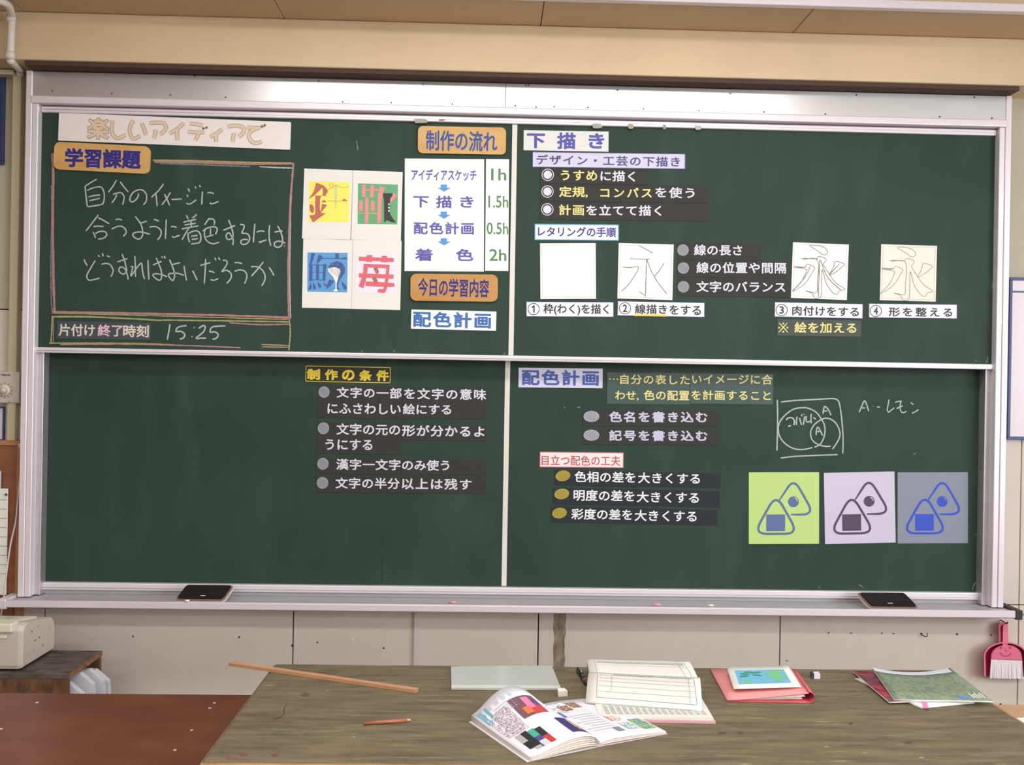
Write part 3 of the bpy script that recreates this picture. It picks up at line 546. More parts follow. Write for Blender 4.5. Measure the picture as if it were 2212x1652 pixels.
b = card('sign_card', (1154.7, 483.4), (1336.8, 485.1), (1155, 518.5), YU, mat('bluish_white_card', (236, 244, 250), .5), 'white card with bright blue border and navy lettering above the blank square', 'sign', th=.002, border=flat('sky_border', (92, 156, 210)), bw=.0032)
letters(b, [('レタリングの手順', (1162, 489), (1331, 491), (1162, 510.8))], flat('indigo_ink', (58, 50, 140)), Y=YU-.002, off=.022, lift=.0005)
# four practice squares
def square(TL, TR, BL, label, m=None):
    o = card('practice_card', TL, TR, BL, YU, m or mat('cream_card', (248, 247, 238), .6), label, 'card', th=.003)
    fr = Frame(TL, TR, BL, Y=YU); i = .0062; V, Fc = [], []
    for w_, q in ((.0012, None),):
        a_ = rr_outline(fr.w-2*i, fr.h-2*i, 0, i, i); b_ = rr_outline(fr.w-2*i-2*w_, fr.h-2*i-2*w_, 0, i+w_, i+w_)
        V = [fr.pt(*p, .0034) for p in a_]+[fr.pt(*p, .0034) for p in b_]; Fc = [[k, (k+1) % 4, 4+(k+1) % 4, 4+k] for k in range(4)]
    def seg(x0, y0, x1, y1, w_=.0008):
        b0 = len(V); dx = w_/2 if x0 == x1 else 0; dy = w_/2 if y0 == y1 else 0
        V.extend([fr.pt(x0-dx, y0-dy, .0034), fr.pt(x1+dx, y0-dy, .0034), fr.pt(x1+dx, y1+dy, .0034), fr.pt(x0-dx, y1+dy, .0034)]); Fc.append([b0, b0+1, b0+2, b0+3])
    for k in range(10):
        u = i+(fr.w-2*i)*k/10; v = i+(fr.h-2*i)*k/10
        seg(u, fr.h/2, u+.010, fr.h/2); seg(fr.w/2, v, fr.w/2, v+.010)
    obj('printed_frame', V, Fc, FAINT, o)
    return o
square((1166.5, 525.6), (1286.5, 525.2), (1166.9, 646), 'blank cream practice square with only a printed frame and cross')
s = square((1336.4, 525), (1455, 528.4), (1334, 644.8), 'cream practice square with a thin single-line pencil character')
strokes('pencil_drawing', s, [[(1370, 265), (1440, 300), (1535, 355)], [(1268, 413), (1370, 418), (1495, 420)], [(1458, 415), (1452, 620), (1445, 845)], [(1445, 835), (1370, 785)], [(1175, 508), (1270, 514), (1365, 510), (1325, 600), (1250, 710), (1168, 788)], [(1460, 420), (1510, 550), (1590, 690), (1690, 815)], [(1655, 462), (1610, 540), (1548, 612)]], PENCIL, 1.3, Y=YU, lift=.0038, org=(1120, 480), sc=5.267, jitter=.15)
OUT3 = [[(535, 178), (600, 180), (650, 195), (678, 225), (668, 250), (640, 252), (600, 222), (535, 182)], [(478, 280), (540, 283), (590, 285), (605, 268), (640, 272), (668, 288), (655, 315), (645, 330), (690, 400), (740, 470), (812, 520), (770, 535), (755, 562), (720, 550), (670, 480), (645, 390), (635, 380), (630, 560), (612, 590), (575, 590), (560, 555), (510, 535), (590, 548), (598, 480), (600, 295), (480, 292)],
        [(412, 345), (480, 352), (505, 345), (525, 328), (578, 352), (560, 390), (500, 480), (403, 540), (470, 470), (505, 400), (510, 365), (415, 352)], [(690, 412), (725, 350), (740, 305), (808, 325), (790, 350), (740, 390), (692, 414)]]
s = square((1712.6, 523.4), (1833, 528.4), (1707.9, 643.3), 'cream practice square with a dark double-lined pencil character, left of the pair')
strokes('pencil_drawing', s, OUT3, PENCIL, 1.1, Y=YU, lift=.0038, org=(1600, 480), sc=3.614, jitter=.1, k=4)
strokes('pencil_drawing', s, [[(618, 285), (612, 420), (606, 585)], [(412, 345), (510, 352)], [(478, 282), (600, 286)], [(625, 295), (680, 430), (785, 530)], [(545, 340), (500, 430), (408, 535)], [(775, 320), (690, 412)]], PENCIL, 1.3, Y=YU, lift=.0040, org=(1600, 480), sc=3.614, jitter=.2)
s = square((1903, 527.6), (2023.4, 531.2), (1899.7, 648.2), 'cream practice square with a clean outlined pencil character, rightmost of the four', mat('warm_card', (240, 232, 222), .6))
LP = flat('light_pencil', (150, 146, 138))
strokes('pencil_drawing', s, [[(x+688, y+16) for x, y in L] for L in OUT3], LP, 1.1, Y=YU, lift=.0038, org=(1600, 480), sc=3.614, jitter=.1, k=4)
strokes('pencil_drawing', s, [[(1165, 297), (1270, 300)], [(1102, 357), (1195, 362)]], LP, 2, Y=YU, lift=.004, org=(1600, 480), sc=3.614, jitter=.2)
# captions
def caption(TL, TR, BL, num, c, items, label):
    b = card('caption_card', TL, TR, BL, YU, mat('caption_white', (232, 232, 240), .5), label, 'sign', rad=.002, th=.002, border=flat('indigo_border', (104, 104, 156)), bw=.0016)
    strokes('number_ring', b, [ell(c[0], c[1], 12.2, 12.2, 20)], INK, 1.4, Y=YU, lift=.0026, jitter=0, closed=True, k=2)
    if num == '1': polys('lettering', b, [[(c[0]-.4, c[1]-8), (c[0]+2.2, c[1]-8), (c[0]+2.2, c[1]+8), (c[0]-.6, c[1]+8), (c[0]-.6, c[1]-4.2), (c[0]-4.2, c[1]-1.8), (c[0]-4.2, c[1]-4.6)]], INK, Y=YU, lift=.0026)
    letters(b, ([] if num == '1' else [(num, (c[0]-(3.9 if num == '1' else 4.8), c[1]-8.2), (c[0]+(3.1 if num == '1' else 4.8), c[1]-8.1), (c[0]-(3.9 if num == '1' else 4.8), c[1]+8.2))])+items, INK, Y=YU-.002, off=.02, lift=.0005)
    return b
caption((1136.7, 651.3), (1325.4, 652.4), (1136.1, 683.7), '1', (1152.8, 667.4), [('枠(わく)を描く', (1173.7, 655.6), (1315.2, 657), (1173.7, 680.3))], 'white caption under the blank square, circled 1')
b = caption((1334, 650), (1522, 653.7), (1333.6, 681.6), '2', (1350.1, 665.7), [('線描き', (1371.6, 656.6), (1440.9, 657.5), (1371.6, 677.5)), ('をする', (1446.2, 658.5), (1514.5, 660), (1446.2, 679.4))], 'white caption with a yellow underline, circled 2')
polys('underline', b, [[(1370, 678.3), (1440.5, 679.3), (1440.5, 683.6), (1370, 682.6)]], flat('underline_yellow', (244, 200, 84)), Y=YU, lift=.0024)
caption((1673.3, 652.1), (1863.7, 656.3), (1672.8, 684.2), '3', (1688.5, 669.5), [('肉付けをする', (1711.5, 660), (1855.5, 663.3), (1711.5, 681))], 'white caption under the dark pencil character, circled 3')
caption((1876.7, 655.2), (2067, 657.6), (1876.7, 686.1), '4', (1891.9, 671.5), [('形を整える', (1919.6, 663), (2057, 664.6), (1919.6, 683.4))], 'white caption under the rightmost practice square, circled 4')
strip('sign_strip', 'dark strip with yellow lettering and asterisk under the third caption', [((1678.9, 689.5), (1860, 692), (1678.7, 725))], [], [('絵を加える', (1715.7, 695), (1849.6, 696.5), (1715.7, 718.8))], m=mat('olive_black_sheet', (58, 70, 62), .55))
t = [o for o in bpy.data.objects if o.name.startswith('sign_strip') and o.parent is None and str(o.get('label', '')).endswith('third caption')][0]
strokes('asterisk', t, [[(1683, 697), (1702, 718)], [(1701, 697), (1682, 718)]], YEL_L, 2.2, Y=YU, lift=.0022, jitter=0)
polys('asterisk_dot', t, [ell(x, y, 2, 2, 10) for x, y in ((1692, 698.5), (1692, 716.5), (1683.2, 707.5), (1700.8, 707.5))], YEL_L, Y=YU, lift=.0022)
for (TL, TR, BL, it, c, lb_) in (((1463.3, 523.4), (1644, 527), (1463.3, 560), ('線の長さ', (1499, 528), (1603, 529), (1499, 551.5)), (1475.4, 540), 'short charcoal strip with hatched bullet beside the second practice square, topmost of three'),
                               ((1463.3, 562), (1699.8, 565.5), (1463.3, 598), ('線の位置や間隔', (1504, 565.8), (1698, 566.8), (1504, 590)), (1476.3, 578.8), 'long charcoal strip with hatched bullet, middle of three between the practice squares'),
                               ((1463.3, 600.6), (1704, 604.5), (1463.3, 639), ('文字のバランス', (1504, 607), (1696.4, 608), (1504, 631)), (1476.4, 619.3), 'long charcoal strip with hatched bullet, lowest of three between the practice squares')):
    t = strip('sign_strip', lb_, [(TL, TR, BL)], [it]); hatch_bullet(t, c, 12.3, 12.3, GREY_L, flat('hatch_grey', (98, 102, 106)), YU)
t = strip('sign_strip', 'dark grey strip with cream and pink lettering beside the chalked time', [((124, 693.5), (326, 697.5), (123.6, 730.8))], m=mat('slate_sheet', (62, 72, 78), .55))
CRM = flat('cream_lettering', (222, 210, 196))
letters(t, [('片付け', (127.3, 699), (205.8, 700.2), (127.3, 725.5)), ('時刻', (266.6, 701), (322.3, 702), (266.6, 728))], CRM, Y=YU, off=.024)
letters(t, [('終了', (211.4, 700.3), (265.8, 701), (211.4, 726.5))], flat('pink_lettering', (222, 188, 200)), Y=YU, off=.024)

# ================================================================== cards on the lower board
b = card('sign_card', (660.4, 789.4), (844.4, 793), (660, 824.2), YL, BLACKS, 'black rounded card with thick yellow lettering and yellow border', 'sign', rad=.006, th=.002, border=flat('yellow_border', (206, 184, 66)), bw=.0028)
letters(b, [(c, (x0, y), (x1, y+.3), (x0, y+23.6)) for c, x0, x1, y in (('制', 662.8, 691.8, 796.4), ('作', 701.4, 730, 797.2), ('の', 738.5, 766.5, 798), ('条', 775.6, 803.7, 798.7), ('件', 812.5, 840.3, 799.3))], GOLDL, Y=YL-.002, off=.045, lift=.0005)
HG = flat('hatch_grey', (98, 102, 106))
t = strip('sign_strip', 'two-line black strip with hatched bullet, topmost of four under the yellow lettered card', [((686.7, 831.4), (869.6, 834.6), (686.3, 901.8)), ((870.3, 834.8), (1049.3, 836.5), (870.1, 903.5))],
          [('文字の一部', (727.5, 835.5), (867.9, 837.5), (727.5, 859)), ('を文字の意味', (873, 838), (1050.5, 840), (873, 862)), ('にふさわしい', (707.8, 870.2), (866, 872), (707.8, 893.5)), ('絵にする', (870.3, 871.6), (975, 872.8), (870.3, 895))], Y=YL); hatch_bullet(t, (700, 846.7), 12, 12.3, GREY_L, HG, YL)
t = strip('sign_strip', 'stepped two-line black strip with hatched bullet, second of four on the lower board', [((685.8, 911), (867, 914), (685.4, 978.5)), ((867.6, 917), (1049, 919.5), (867.4, 949.8))],
          [('文字の元の', (727, 914), (864.8, 915.6), (727, 938.8)), ('形が分かるよ', (868.8, 917), (1046.9, 919.5), (868.8, 942)), ('うにする', (703, 948), (804.9, 949), (703, 971.6))], Y=YL); hatch_bullet(t, (698.7, 924.8), 12.4, 12.8, GREY_L, HG, YL)
t = strip('sign_strip', 'single-line black strip with hatched bullet, third of four on the lower board', [((683.4, 988.8), (865.8, 991.4), (683.2, 1022)), ((866.4, 991.4), (1048, 993.4), (866.2, 1024))],
          [('漢字一文字', (726.5, 990.3), (865.5, 991.8), (726.5, 1014.5)), ('のみ使う', (868.8, 992.4), (970.9, 993.2), (868.8, 1016))], Y=YL); hatch_bullet(t, (697.5, 1001.5), 12.4, 12.8, GREY_L, HG, YL)
t = strip('sign_strip', 'single-line black strip with hatched bullet, lowest of four on the lower board', [((682.7, 1026.8), (866, 1028.6), (682.5, 1063)), ((866.6, 1028.6), (1048, 1030), (866.4, 1064.2))],
          [('文字の半分', (725, 1030.8), (863.6, 1032), (725, 1055)), ('以上は残す', (867.9, 1032), (1018.8, 1034), (867.9, 1056.5))], Y=YL); hatch_bullet(t, (696.6, 1042.7), 12.4, 12.8, GREY_L, HG, YL)
b = card('sign_card', (1120.3, 793.9), (1301.8, 795.9), (1119.5, 836.4), YL, LAV, 'white card with blue lettering at the top of the lower board, right of the divider', 'sign', th=.002)
letters(b, [('配色計画', (1127.2, 797.5), (1293.5, 799.5), (1127, 831.5))], flat('mid_blue_ink', (66, 90, 168)), Y=YL-.002, off=.03, lift=.0005)
t = strip('sign_strip', 'two-line dark teal strip with yellow lettering beside the white card below the divider', [((1311.5, 804.3), (1490.4, 806.3), (1311.2, 872)), ((1491, 805.8), (1670.5, 808), (1490.8, 871.6))], m=TEALS, Y=YL)
letters(t, [('自分の表した', (1339.6, 808.3), (1490, 810), (1339.6, 829.5)), ('いイメージに合', (1494.9, 807.5), (1668.6, 809), (1494.9, 829.2)), ('…', (1315.5, 817), (1335.4, 817.5), (1315.5, 820)),
            ('わせ,', (1328.6, 843.6), (1379.6, 844.4), (1328.6, 864.5)), ('色の配置', (1390.6, 842.2), (1489, 843.2), (1390.6, 864)), ('を計画すること', (1493.2, 842.2), (1665, 843.6), (1493.2, 863.5))], YEL_L, Y=YL, off=.016)
for tx, TL, TR, BL, it, cy_, lb_ in ((0, (1258.8, 886), (1550.6, 887), (1258.6, 919.8), ('色名を書き込む', (1315.6, 888), (1528, 889), (1315.6, 911.8)), 899.3, 'black strip with oval hatched bullet, upper of the pair under the teal strip'), (0, (1258.6, 925.5), (1550.4, 927), (1258.4, 960), ('記号を書き込む', (1315.6, 928.5), (1528, 929.5), (1315.6, 952)), 939.8, 'black strip with oval hatched bullet, lower of the pair under the teal strip')):
    t = strip('sign_strip', lb_, [(TL, TR, BL)], [it], Y=YL, off=.032, wm=flat('lilac_lettering', (196, 196, 220))); hatch_bullet(t, (1277.5, cy_), 17, 12, flat('pale_bullet', (178, 180, 194)), HG, YL)
b = card('sign_card', (1165.8, 975.2), (1347.3, 977), (1165, 1009), YL, mat('pinkish_card', (244, 228, 228), .55), 'pinkish white card with red lettering and red border', 'sign', th=.002, border=flat('red_border', (196, 92, 96)), bw=.0028)
letters(b, [('目立つ配色の工夫', (1170, 983), (1340.4, 984.5), (1170, 1004.8))], REDI, Y=YL-.002, off=.008, lift=.0005)
WW = flat('bright_white_lettering', (232, 234, 236)); HO = flat('hatch_olive', (142, 126, 46))
for L1, L2, t1, t2, c, lb_ in ((((1198.1, 1014.3), (1376.6, 1019), (1197.7, 1046.8)), ((1377.2, 1018.8), (1556, 1022), (1376.9, 1050)), ('色相の差を', (1241, 1017), (1372.7, 1019), (1241, 1041)), ('大きくする', (1378.2, 1020), (1512, 1022), (1378.2, 1043.5)), (1216, 1027.5), 'blue-black strip with gold oval bullet, topmost of three under the red card'),
                               (((1194.8, 1053.2), (1373.8, 1057), (1194.4, 1087.8)), ((1374.4, 1057), (1553.9, 1061.5), (1374, 1091)), ('明度の差を', (1239, 1056.8), (1370.8, 1058.8), (1239, 1081.5)), ('大きくする', (1375.4, 1060.8), (1509.7, 1063), (1375.4, 1084.8)), (1213.5, 1066.7), 'blue-black strip with gold oval bullet, middle of three under the red card'),
                               (((1191.5, 1093.7), (1369.8, 1098), (1191.1, 1127)), ((1370.4, 1097.8), (1549.2, 1101.8), (1370, 1130.5)), ('彩度の差を', (1234.2, 1097.5), (1365.8, 1099.5), (1234.2, 1121.5)), ('大きくする', (1370.8, 1100.8), (1505, 1103), (1370.8, 1125)), (1208.6, 1108), 'blue-black strip with gold oval bullet, lowest of three under the red card')):
    t = strip('sign_strip', lb_, [L1, L2], [t1, t2], Y=YL, m=NAVYS, wm=WW, off=.02); hatch_bullet(t, c, 16, 11.5, GOLD, HO, YL, -.15)
# rice ball cards (drawn in the card's own frame, coordinates from the first card)
def tri(cx, top, bl, br, bot, r=.34):
    A = Vector((cx, top)); Bp = Vector((br, bot)); Cp = Vector((bl, bot)); out = []
    P = [A, Bp, Cp]
    for i in range(3):
        p, q, s = P[i-1], P[i], P[(i+1) % 3]
        a = q.lerp(p, r); b = q.lerp(s, r)
        for k in range(8):
            t = k/7; out.append(a.lerp(q, t).lerp(q.lerp(b, t), t))
    return out
for TL, TR, BL, m_, ink, lb_ in (((1617.3, 1020), (1769, 1019.6), (1618.4, 1174.8), flat('lime_card', (188, 218, 130)), flat('slate_blue_ink', (92, 108, 160)), 'lime green square card with blue rice ball drawing'),
                                 ((1779.2, 1021.2), (1931.6, 1018), (1783.8, 1174.8), flat('lilac_card', (204, 198, 220)), flat('plum_ink', (80, 66, 86)), 'pale lilac square card with dark plum rice ball drawing'),
                                 ((1938.5, 1020), (2090.4, 1019.6), (1940, 1173.4), flat('grey_card', (134, 142, 158)), flat('cobalt_ink', (48, 78, 200)), 'grey square card with bright blue rice ball drawing')):
    o = card('rice_ball_card', TL, TR, BL, YL, m_, lb_, 'card', 'rice ball colour cards', th=.002)
    fr = Frame(TL, TR, BL, Y=YL); W, H = fr.w, fr.h
    def UV(x, y, l=.0024): return fr.pt((x-75)/660*W, (y-86)/670*H, l)
    th_ = 21/660*W; V, Fc = [], []
    front = tri(330, 289, 121, 539, 661, .30); back = tri(492, 136, 294, 690, 482, .30)
    N = len(front)
    ribbon_geo([UV(p.x, p.y, .0026) for p in front], th_, fr.n, V, Fc, 0, True)
    # back ball: open outline, from behind the front one round to its right side
    bp = [p for p in back]; k0 = min(range(len(bp)), key=lambda i: (bp[i]-Vector((370, 345))).length)
    path = [Vector((362, 345))]+[p for p in bp[:16]]+[Vector((470, 482))]
    ribbon_geo([UV(p.x, p.y, .0024) for p in path], th_, fr.n, V, Fc, 0)
    obj('outline_drawing', V, Fc, ink, o)
    obj('seaweed_drawing', [UV(x, y) for x, y in ((238, 480), (415, 480), (415, 636), (238, 636))], [[0, 1, 2, 3]], ink, o)
    obj('plum_drawing', [UV(x, y) for x, y in ell(493, 362, 51, 51, 28)], [list(range(28))], ink, o)
    V, Fc = [], []; ribbon_geo([UV(493+38*math.cos(a), 362-38*math.sin(a), .0028) for a in [math.radians(q) for q in range(5, 80, 10)]], .0035, fr.n, V, Fc, 0)
    obj('highlight', V, Fc, m_, o)

# ================================================================== tables
TZ = .75
def table_mat():
    m = mat('worn_painted_wood', (96, 86, 66), .62, rgb2=(124, 112, 89), scale=7, stretch=(.8, 6, 1), spec=.3, bump=.25); nt = m.node_tree; b = nt.nodes['Principled BSDF']
    src = b.inputs['Base Color'].links[0].from_socket; tc = nt.nodes.new('ShaderNodeTexCoord')
    def layer(prev, sc, stretch, lo, hi, col, amt, det=6):
        mp = nt.nodes.new('ShaderNodeMapping'); mp.inputs['Scale'].default_value = stretch; mp.inputs['Location'].default_value = (sc*.37, sc*.11, 0)
        n = nt.nodes.new('ShaderNodeTexNoise'); n.inputs['Scale'].default_value = sc; n.inputs['Detail'].default_value = det; n.inputs['Roughness'].default_value = .7
        nt.links.new(tc.outputs['Object'], mp.inputs[0]); nt.links.new(mp.outputs[0], n.inputs[0])
        r = nt.nodes.new('ShaderNodeMapRange'); r.inputs[1].default_value = lo; r.inputs[2].default_value = hi; r.inputs[3].default_value = 0; r.inputs[4].default_value = amt
        x = nt.nodes.new('ShaderNodeMixRGB'); x.inputs[2].default_value = lin(col)
        nt.links.new(n.outputs[0], r.inputs[0]); nt.links.new(r.outputs[0], x.inputs[0]); nt.links.new(prev, x.inputs[1]); return x.outputs[0]
    s = layer(src, 4, (.8, 2.2, 1), .52, .72, (84, 72, 54), .8)
    s = layer(s, 26, (.35, 3.5, 1), .60, .72, (178, 164, 124), .6)
    s = layer(s, 11, (1, 2, 1), .64, .74, (58, 52, 46), .7)
    s = layer(s, 3, (1, 1.6, 1), .55, .75, (140, 118, 96), .6)
    s = layer(s, 9, (1.1, 2, 1.0), .70, .76, (66, 92, 70), .6)
    nt.links.new(s, b.inputs['Base Color']); return m
TX0, TX1, TY0, TY1 = -.670, 1.105, -1.571, -.9435
STEEL = mat('grey_table_steel', (120, 122, 120), .45, .5)
t = thing('work_table', ((TX0+TX1)/2, (TY0+TY1)/2, 0), 'worn olive brown classroom work table covered with books and drawing tools', 'table')
EDGE = mat('varnished_edge', (168, 130, 84), .5, rgb2=(140, 102, 62), scale=20, stretch=(.3, 1, 3))
box('tabletop', TX0+.004, TX1-.004, TY0+.006, TY1-.002, TZ-.028, TZ, table_mat(), t, .003, 2)
box('edge_band', TX0, TX1, TY0-.004, TY0+.0055, TZ-.030, TZ-.0015, EDGE, t, .002, 1)
box('edge_band', TX0-.001, TX0+.0038, TY0+.006, TY1-.004, TZ-.030, TZ-.0025, mat('worn_edge', (126, 108, 78), .6, rgb2=(104, 86, 60), scale=30), t, .001, 1)
box('edge_band', TX1-.0035, TX1+.003, TY0+.006, TY1-.004, TZ-.030, TZ-.0015, EDGE, t, .001, 1)
for x in (TX0+.06, TX1-.06):
    for y in (TY0+.06, TY1-.06): box('leg', x-.018, x+.018, y-.018, y+.018, 0, TZ-.0285, STEEL, t, .003)
box('apron', TX0+.08, TX1-.08, TY0+.05, TY0+.07, TZ-.09, TZ-.029, STEEL, t); box('apron', TX0+.08, TX1-.08, TY1-.07, TY1-.05, TZ-.09, TZ-.029, STEEL, t)
def blotch(cx, cy, rx, ry, m, n=14):
    return [onZ(cx+rx*random.uniform(.5, 1.1)*math.cos(2*math.pi*k/n), cy+ry*random.uniform(.5, 1.1)*math.sin(2*math.pi*k/n), TZ+.0004) for k in range(n)]
for cx, cy, rx, ry, c in ((525, 1629, 12, 4, (150, 62, 66)), (500, 1636, 14, 3, (150, 84, 74)), (480, 1622, 8, 3, (86, 90, 140)), (624, 1560, 10, 3, (132, 74, 60)), (605, 1583, 12, 6, (82, 104, 76)), (595, 1630, 10, 4, (126, 72, 56)), (708, 1491, 7, 2.5, (146, 142, 140)), (612, 1478, 22, 6, (104, 96, 84)), (660, 1500, 14, 5, (86, 80, 68)),
                          (764, 1591, 4, 2, (196, 178, 140)), (1785, 1613, 8, 2, (206, 160, 128)), (1963, 1603, 10, 5, (76, 62, 60)), (1838, 1562, 7, 3, (70, 58, 56)), (1560, 1583, 10, 4, (72, 60, 56)), (1600, 1583, 8, 4, (76, 66, 56)), (645, 1532, 10, 3, (98, 100, 76)), (1990, 1636, 8, 2, (190, 174, 136)), (1868, 1626, 9, 2, (196, 180, 140))):
    obj('paint_stain', blotch(cx, cy, rx, ry, None), [list(range(14))], flat('paint_%d_%d' % (cx, cy), tuple(int(c[i]*.6+(98, 88, 68)[i]*.4) for i in range(3)), .7), t)
strokes('pen_scratch', t, [[(590, 1554), (612, 1544), (614, 1528), (622, 1520)]], INK, 1.4, Z=TZ, lift=.0006)
# dark red-brown table on the left, light table on the right
BW = mat('red_brown_tabletop', (116, 70, 52), .36, rgb2=(100, 57, 42), scale=5, stretch=(1, 2, 1), spec=.4)
t = thing('low_table', (-1.6, -1.55, 0), 'dark red-brown tabletop at the bottom left, left of the worn work table', 'table')
BZ = .70
yb = onZ(300, 1498, BZ).y
box('tabletop', -2.5, -.684, yb-1.15, yb, BZ-.03, BZ, BW, t, .003, 2)
for x in (-2.43, -.75):
    for y in (yb-1.08, yb-.07): box('leg', x-.022, x+.022, y-.022, y+.022, 0, BZ-.0305, STEEL, t, .003)
for x, y in ((80, 1518), (463, 1519), (414, 1578), (378, 1621), (2, 1575), (453, 1530)):
    q = onZ(x, y, BZ); obj('chalk_crumb', [q+Vector(((i % 2-.5)*.006, ((i//2) % 2-.5)*.004, .0002+(i//4)*.002)) for i in range(8)], [[0, 1, 3, 2], [4, 6, 7, 5], [0, 2, 6, 4], [1, 5, 7, 3], [0, 4, 5, 1], [2, 3, 7, 6]], flat('chalk_crumb_mat', (206, 190, 180)), t)
t = thing('side_table', (1.9, -1.3, 0), 'light tan tabletop at the right edge behind the worn work table', 'table')
RZ = .70; yr = onZ(2180, 1521, RZ).y
box('tabletop', 1.145, 2.3, yr-.6, yr, RZ-.03, RZ, mat('tan_tabletop', (186, 148, 112), .5, rgb2=(176, 138, 102), scale=5, stretch=(1, 5, 1)), t, .003)
for x in (1.20, 2.24):
    for y in (yr-.53, yr-.07): box('leg', x-.02, x+.02, y-.02, y+.02, 0, RZ-.0305, STEEL, t, .003)
a, b_, c, d = [onZ(*p, RZ+.0005) for p in ((2196, 1551), (2230, 1549), (2245, 1575), (2216, 1578))]
o = obj('paper_sheet', [a, b_, c, d]+[p+Vector((0, 0, .0006)) for p in (a, b_, c, d)], [[0, 3, 2, 1], [4, 5, 6, 7], [0, 1, 5, 4], [1, 2, 6, 5], [2, 3, 7, 6], [3, 0, 4, 7]], PAPER); tag(o, 'corner of a white paper on the light tan table at the right edge', 'paper')

# ================================================================== things on the work table
def bar(name, A, B, wd, z0, th, m, parent=None, bev=.0008):
    A, B = Vector(A), Vector(B); d = (B-A).normalized(); s = Vector((0, 0, 1)).cross(d).normalized()*wd/2
    up = Vector((0, 0, th)); V = [A+s, A-s, B-s, B+s]; V = V+[v+up for v in V]
    return obj(name, V, [[0, 1, 2, 3][::-1], [4, 5, 6, 7], [0, 1, 5, 4], [1, 2, 6, 5], [2, 3, 7, 6], [3, 0, 4, 7]], m, parent)
A, B = onZ(498, 1432.5, TZ+.005), onZ(901, 1491, TZ+.005); A.z = B.z = TZ+.0006
tag(bar('wooden_stick', A, B, .017, 0, .008, mat('pale_orange_wood', (196, 150, 116), .5, rgb2=(184, 136, 100), scale=14, stretch=(1, 1, 1))), 'long thin wooden stick lying across and past the far left table corner', 'stick')
# pencil
A, B = onZ(786, 1562, TZ+.004), onZ(891, 1554.5, TZ+.004); d = (B-A)
t = thing('pencil', A, 'short red-orange pencil lying alone on the left of the work table', 'pencil')
tube('barrel', [A, A+d*.88], .0042, mat('red_orange_paint', (168, 100, 74), .4), t, 6)
tube('sharpened_wood', [A+d*.88, A+d*.975], [.0040, .0012], mat('pencil_wood', (214, 156, 120), .7), t, 8)
tube('lead_tip', [A+d*.975, B], [.0012, .0004], INK, t, 6)
# translucent acrylic sheet
gm = bpy.data.materials.new('acrylic'); gm.use_nodes = True; g = gm.node_tree.nodes['Principled BSDF']
g.inputs['Base Color'].default_value = lin((206, 210, 206)); g.inputs['Roughness'].default_value = .16; g.inputs['Alpha'].default_value = .80; g.inputs['Specular IOR Level'].default_value = .8
P4 = [onZ(*p, TZ) for p in ((974, 1443), (1192, 1441.5), (1212, 1491.5), (975, 1490.5))]
V = [p+Vector((0, 0, .0012)) for p in P4]+[p+Vector((0, 0, .0050)) for p in P4]
BF = [[0, 3, 2, 1][::-1][::-1], [4, 5, 6, 7], [0, 1, 5, 4], [1, 2, 6, 5], [2, 3, 7, 6], [3, 0, 4, 7]]
o = obj('acrylic_sheet', V, BF, gm); tag(o, 'pale grey translucent plastic sheet at the far edge of the work table', 'plastic sheet')
obj('frosted_edge', [p+Vector((0, 0, .0054)) for p in (P4[3].lerp(P4[0], .13), P4[2].lerp(P4[1], .13), P4[2], P4[3])], [[3, 2, 1, 0]], flat('frosted_edge', (206, 206, 198), .5), o)
# erasers
def wedge_box(name, pts, z, h, m, parent=None):
    P = [onZ(*p, z) for p in pts]; P = [Vector((p.x, p.y, z)) for p in P]
    V = P+[p+Vector((0, 0, h)) for p in P]; return obj(name, V, BF, m, parent)
o = wedge_box('eraser', ((1204, 1498), (1219, 1497), (1226, 1503.5), (1206, 1505)), TZ+.0003, .013, mat('eraser_white', (236, 232, 226), .6)); tag(o, 'small white eraser beside the plastic sheet corner', 'eraser')
t = thing('eraser', onZ(1760, 1462, TZ), 'tiny black and white eraser right of the pink ring file', 'eraser')
P = [onZ(*p, TZ+.0003) for p in ((1750, 1460), (1768, 1460), (1772, 1465.5), (1753, 1466))]; P = [Vector((p.x, p.y, TZ+.0003)) for p in P]
q = [P[0].lerp(P[1], .35), P[3].lerp(P[2], .3)]
for nm, R4, m_ in (('sleeve', [P[0], q[0], q[1], P[3]], INK), ('rubber', [q[0], P[1], P[2], q[1]], mat('lilac_white_rubber', (216, 208, 222), .6))):
    obj(nm, R4+[p+Vector((0, 0, .012)) for p in R4], BF, m_, t)
# black pen
A, B = onZ(1249, 1446, TZ+.006), onZ(1268, 1476, TZ+.006)
t = thing('pen', A, 'black pen lying half hidden behind the white printed file', 'pen')
tube('barrel', [A, A+(B-A)*.62], .0062, mat('black_plastic', (26, 26, 28), .3), t); tube('grip', [A+(B-A)*.62, B], .0066, mat('pen_grip', (44, 40, 46), .5), t); tube('red_ring', [A+(B-A)*.80, A+(B-A)*.86], .0070, REDI, t)
tube('clip', [A+Vector((0, 0, .0075)), A+(B-A)*.4+Vector((0, 0, .0075))], .0012, ALU, t, 6)

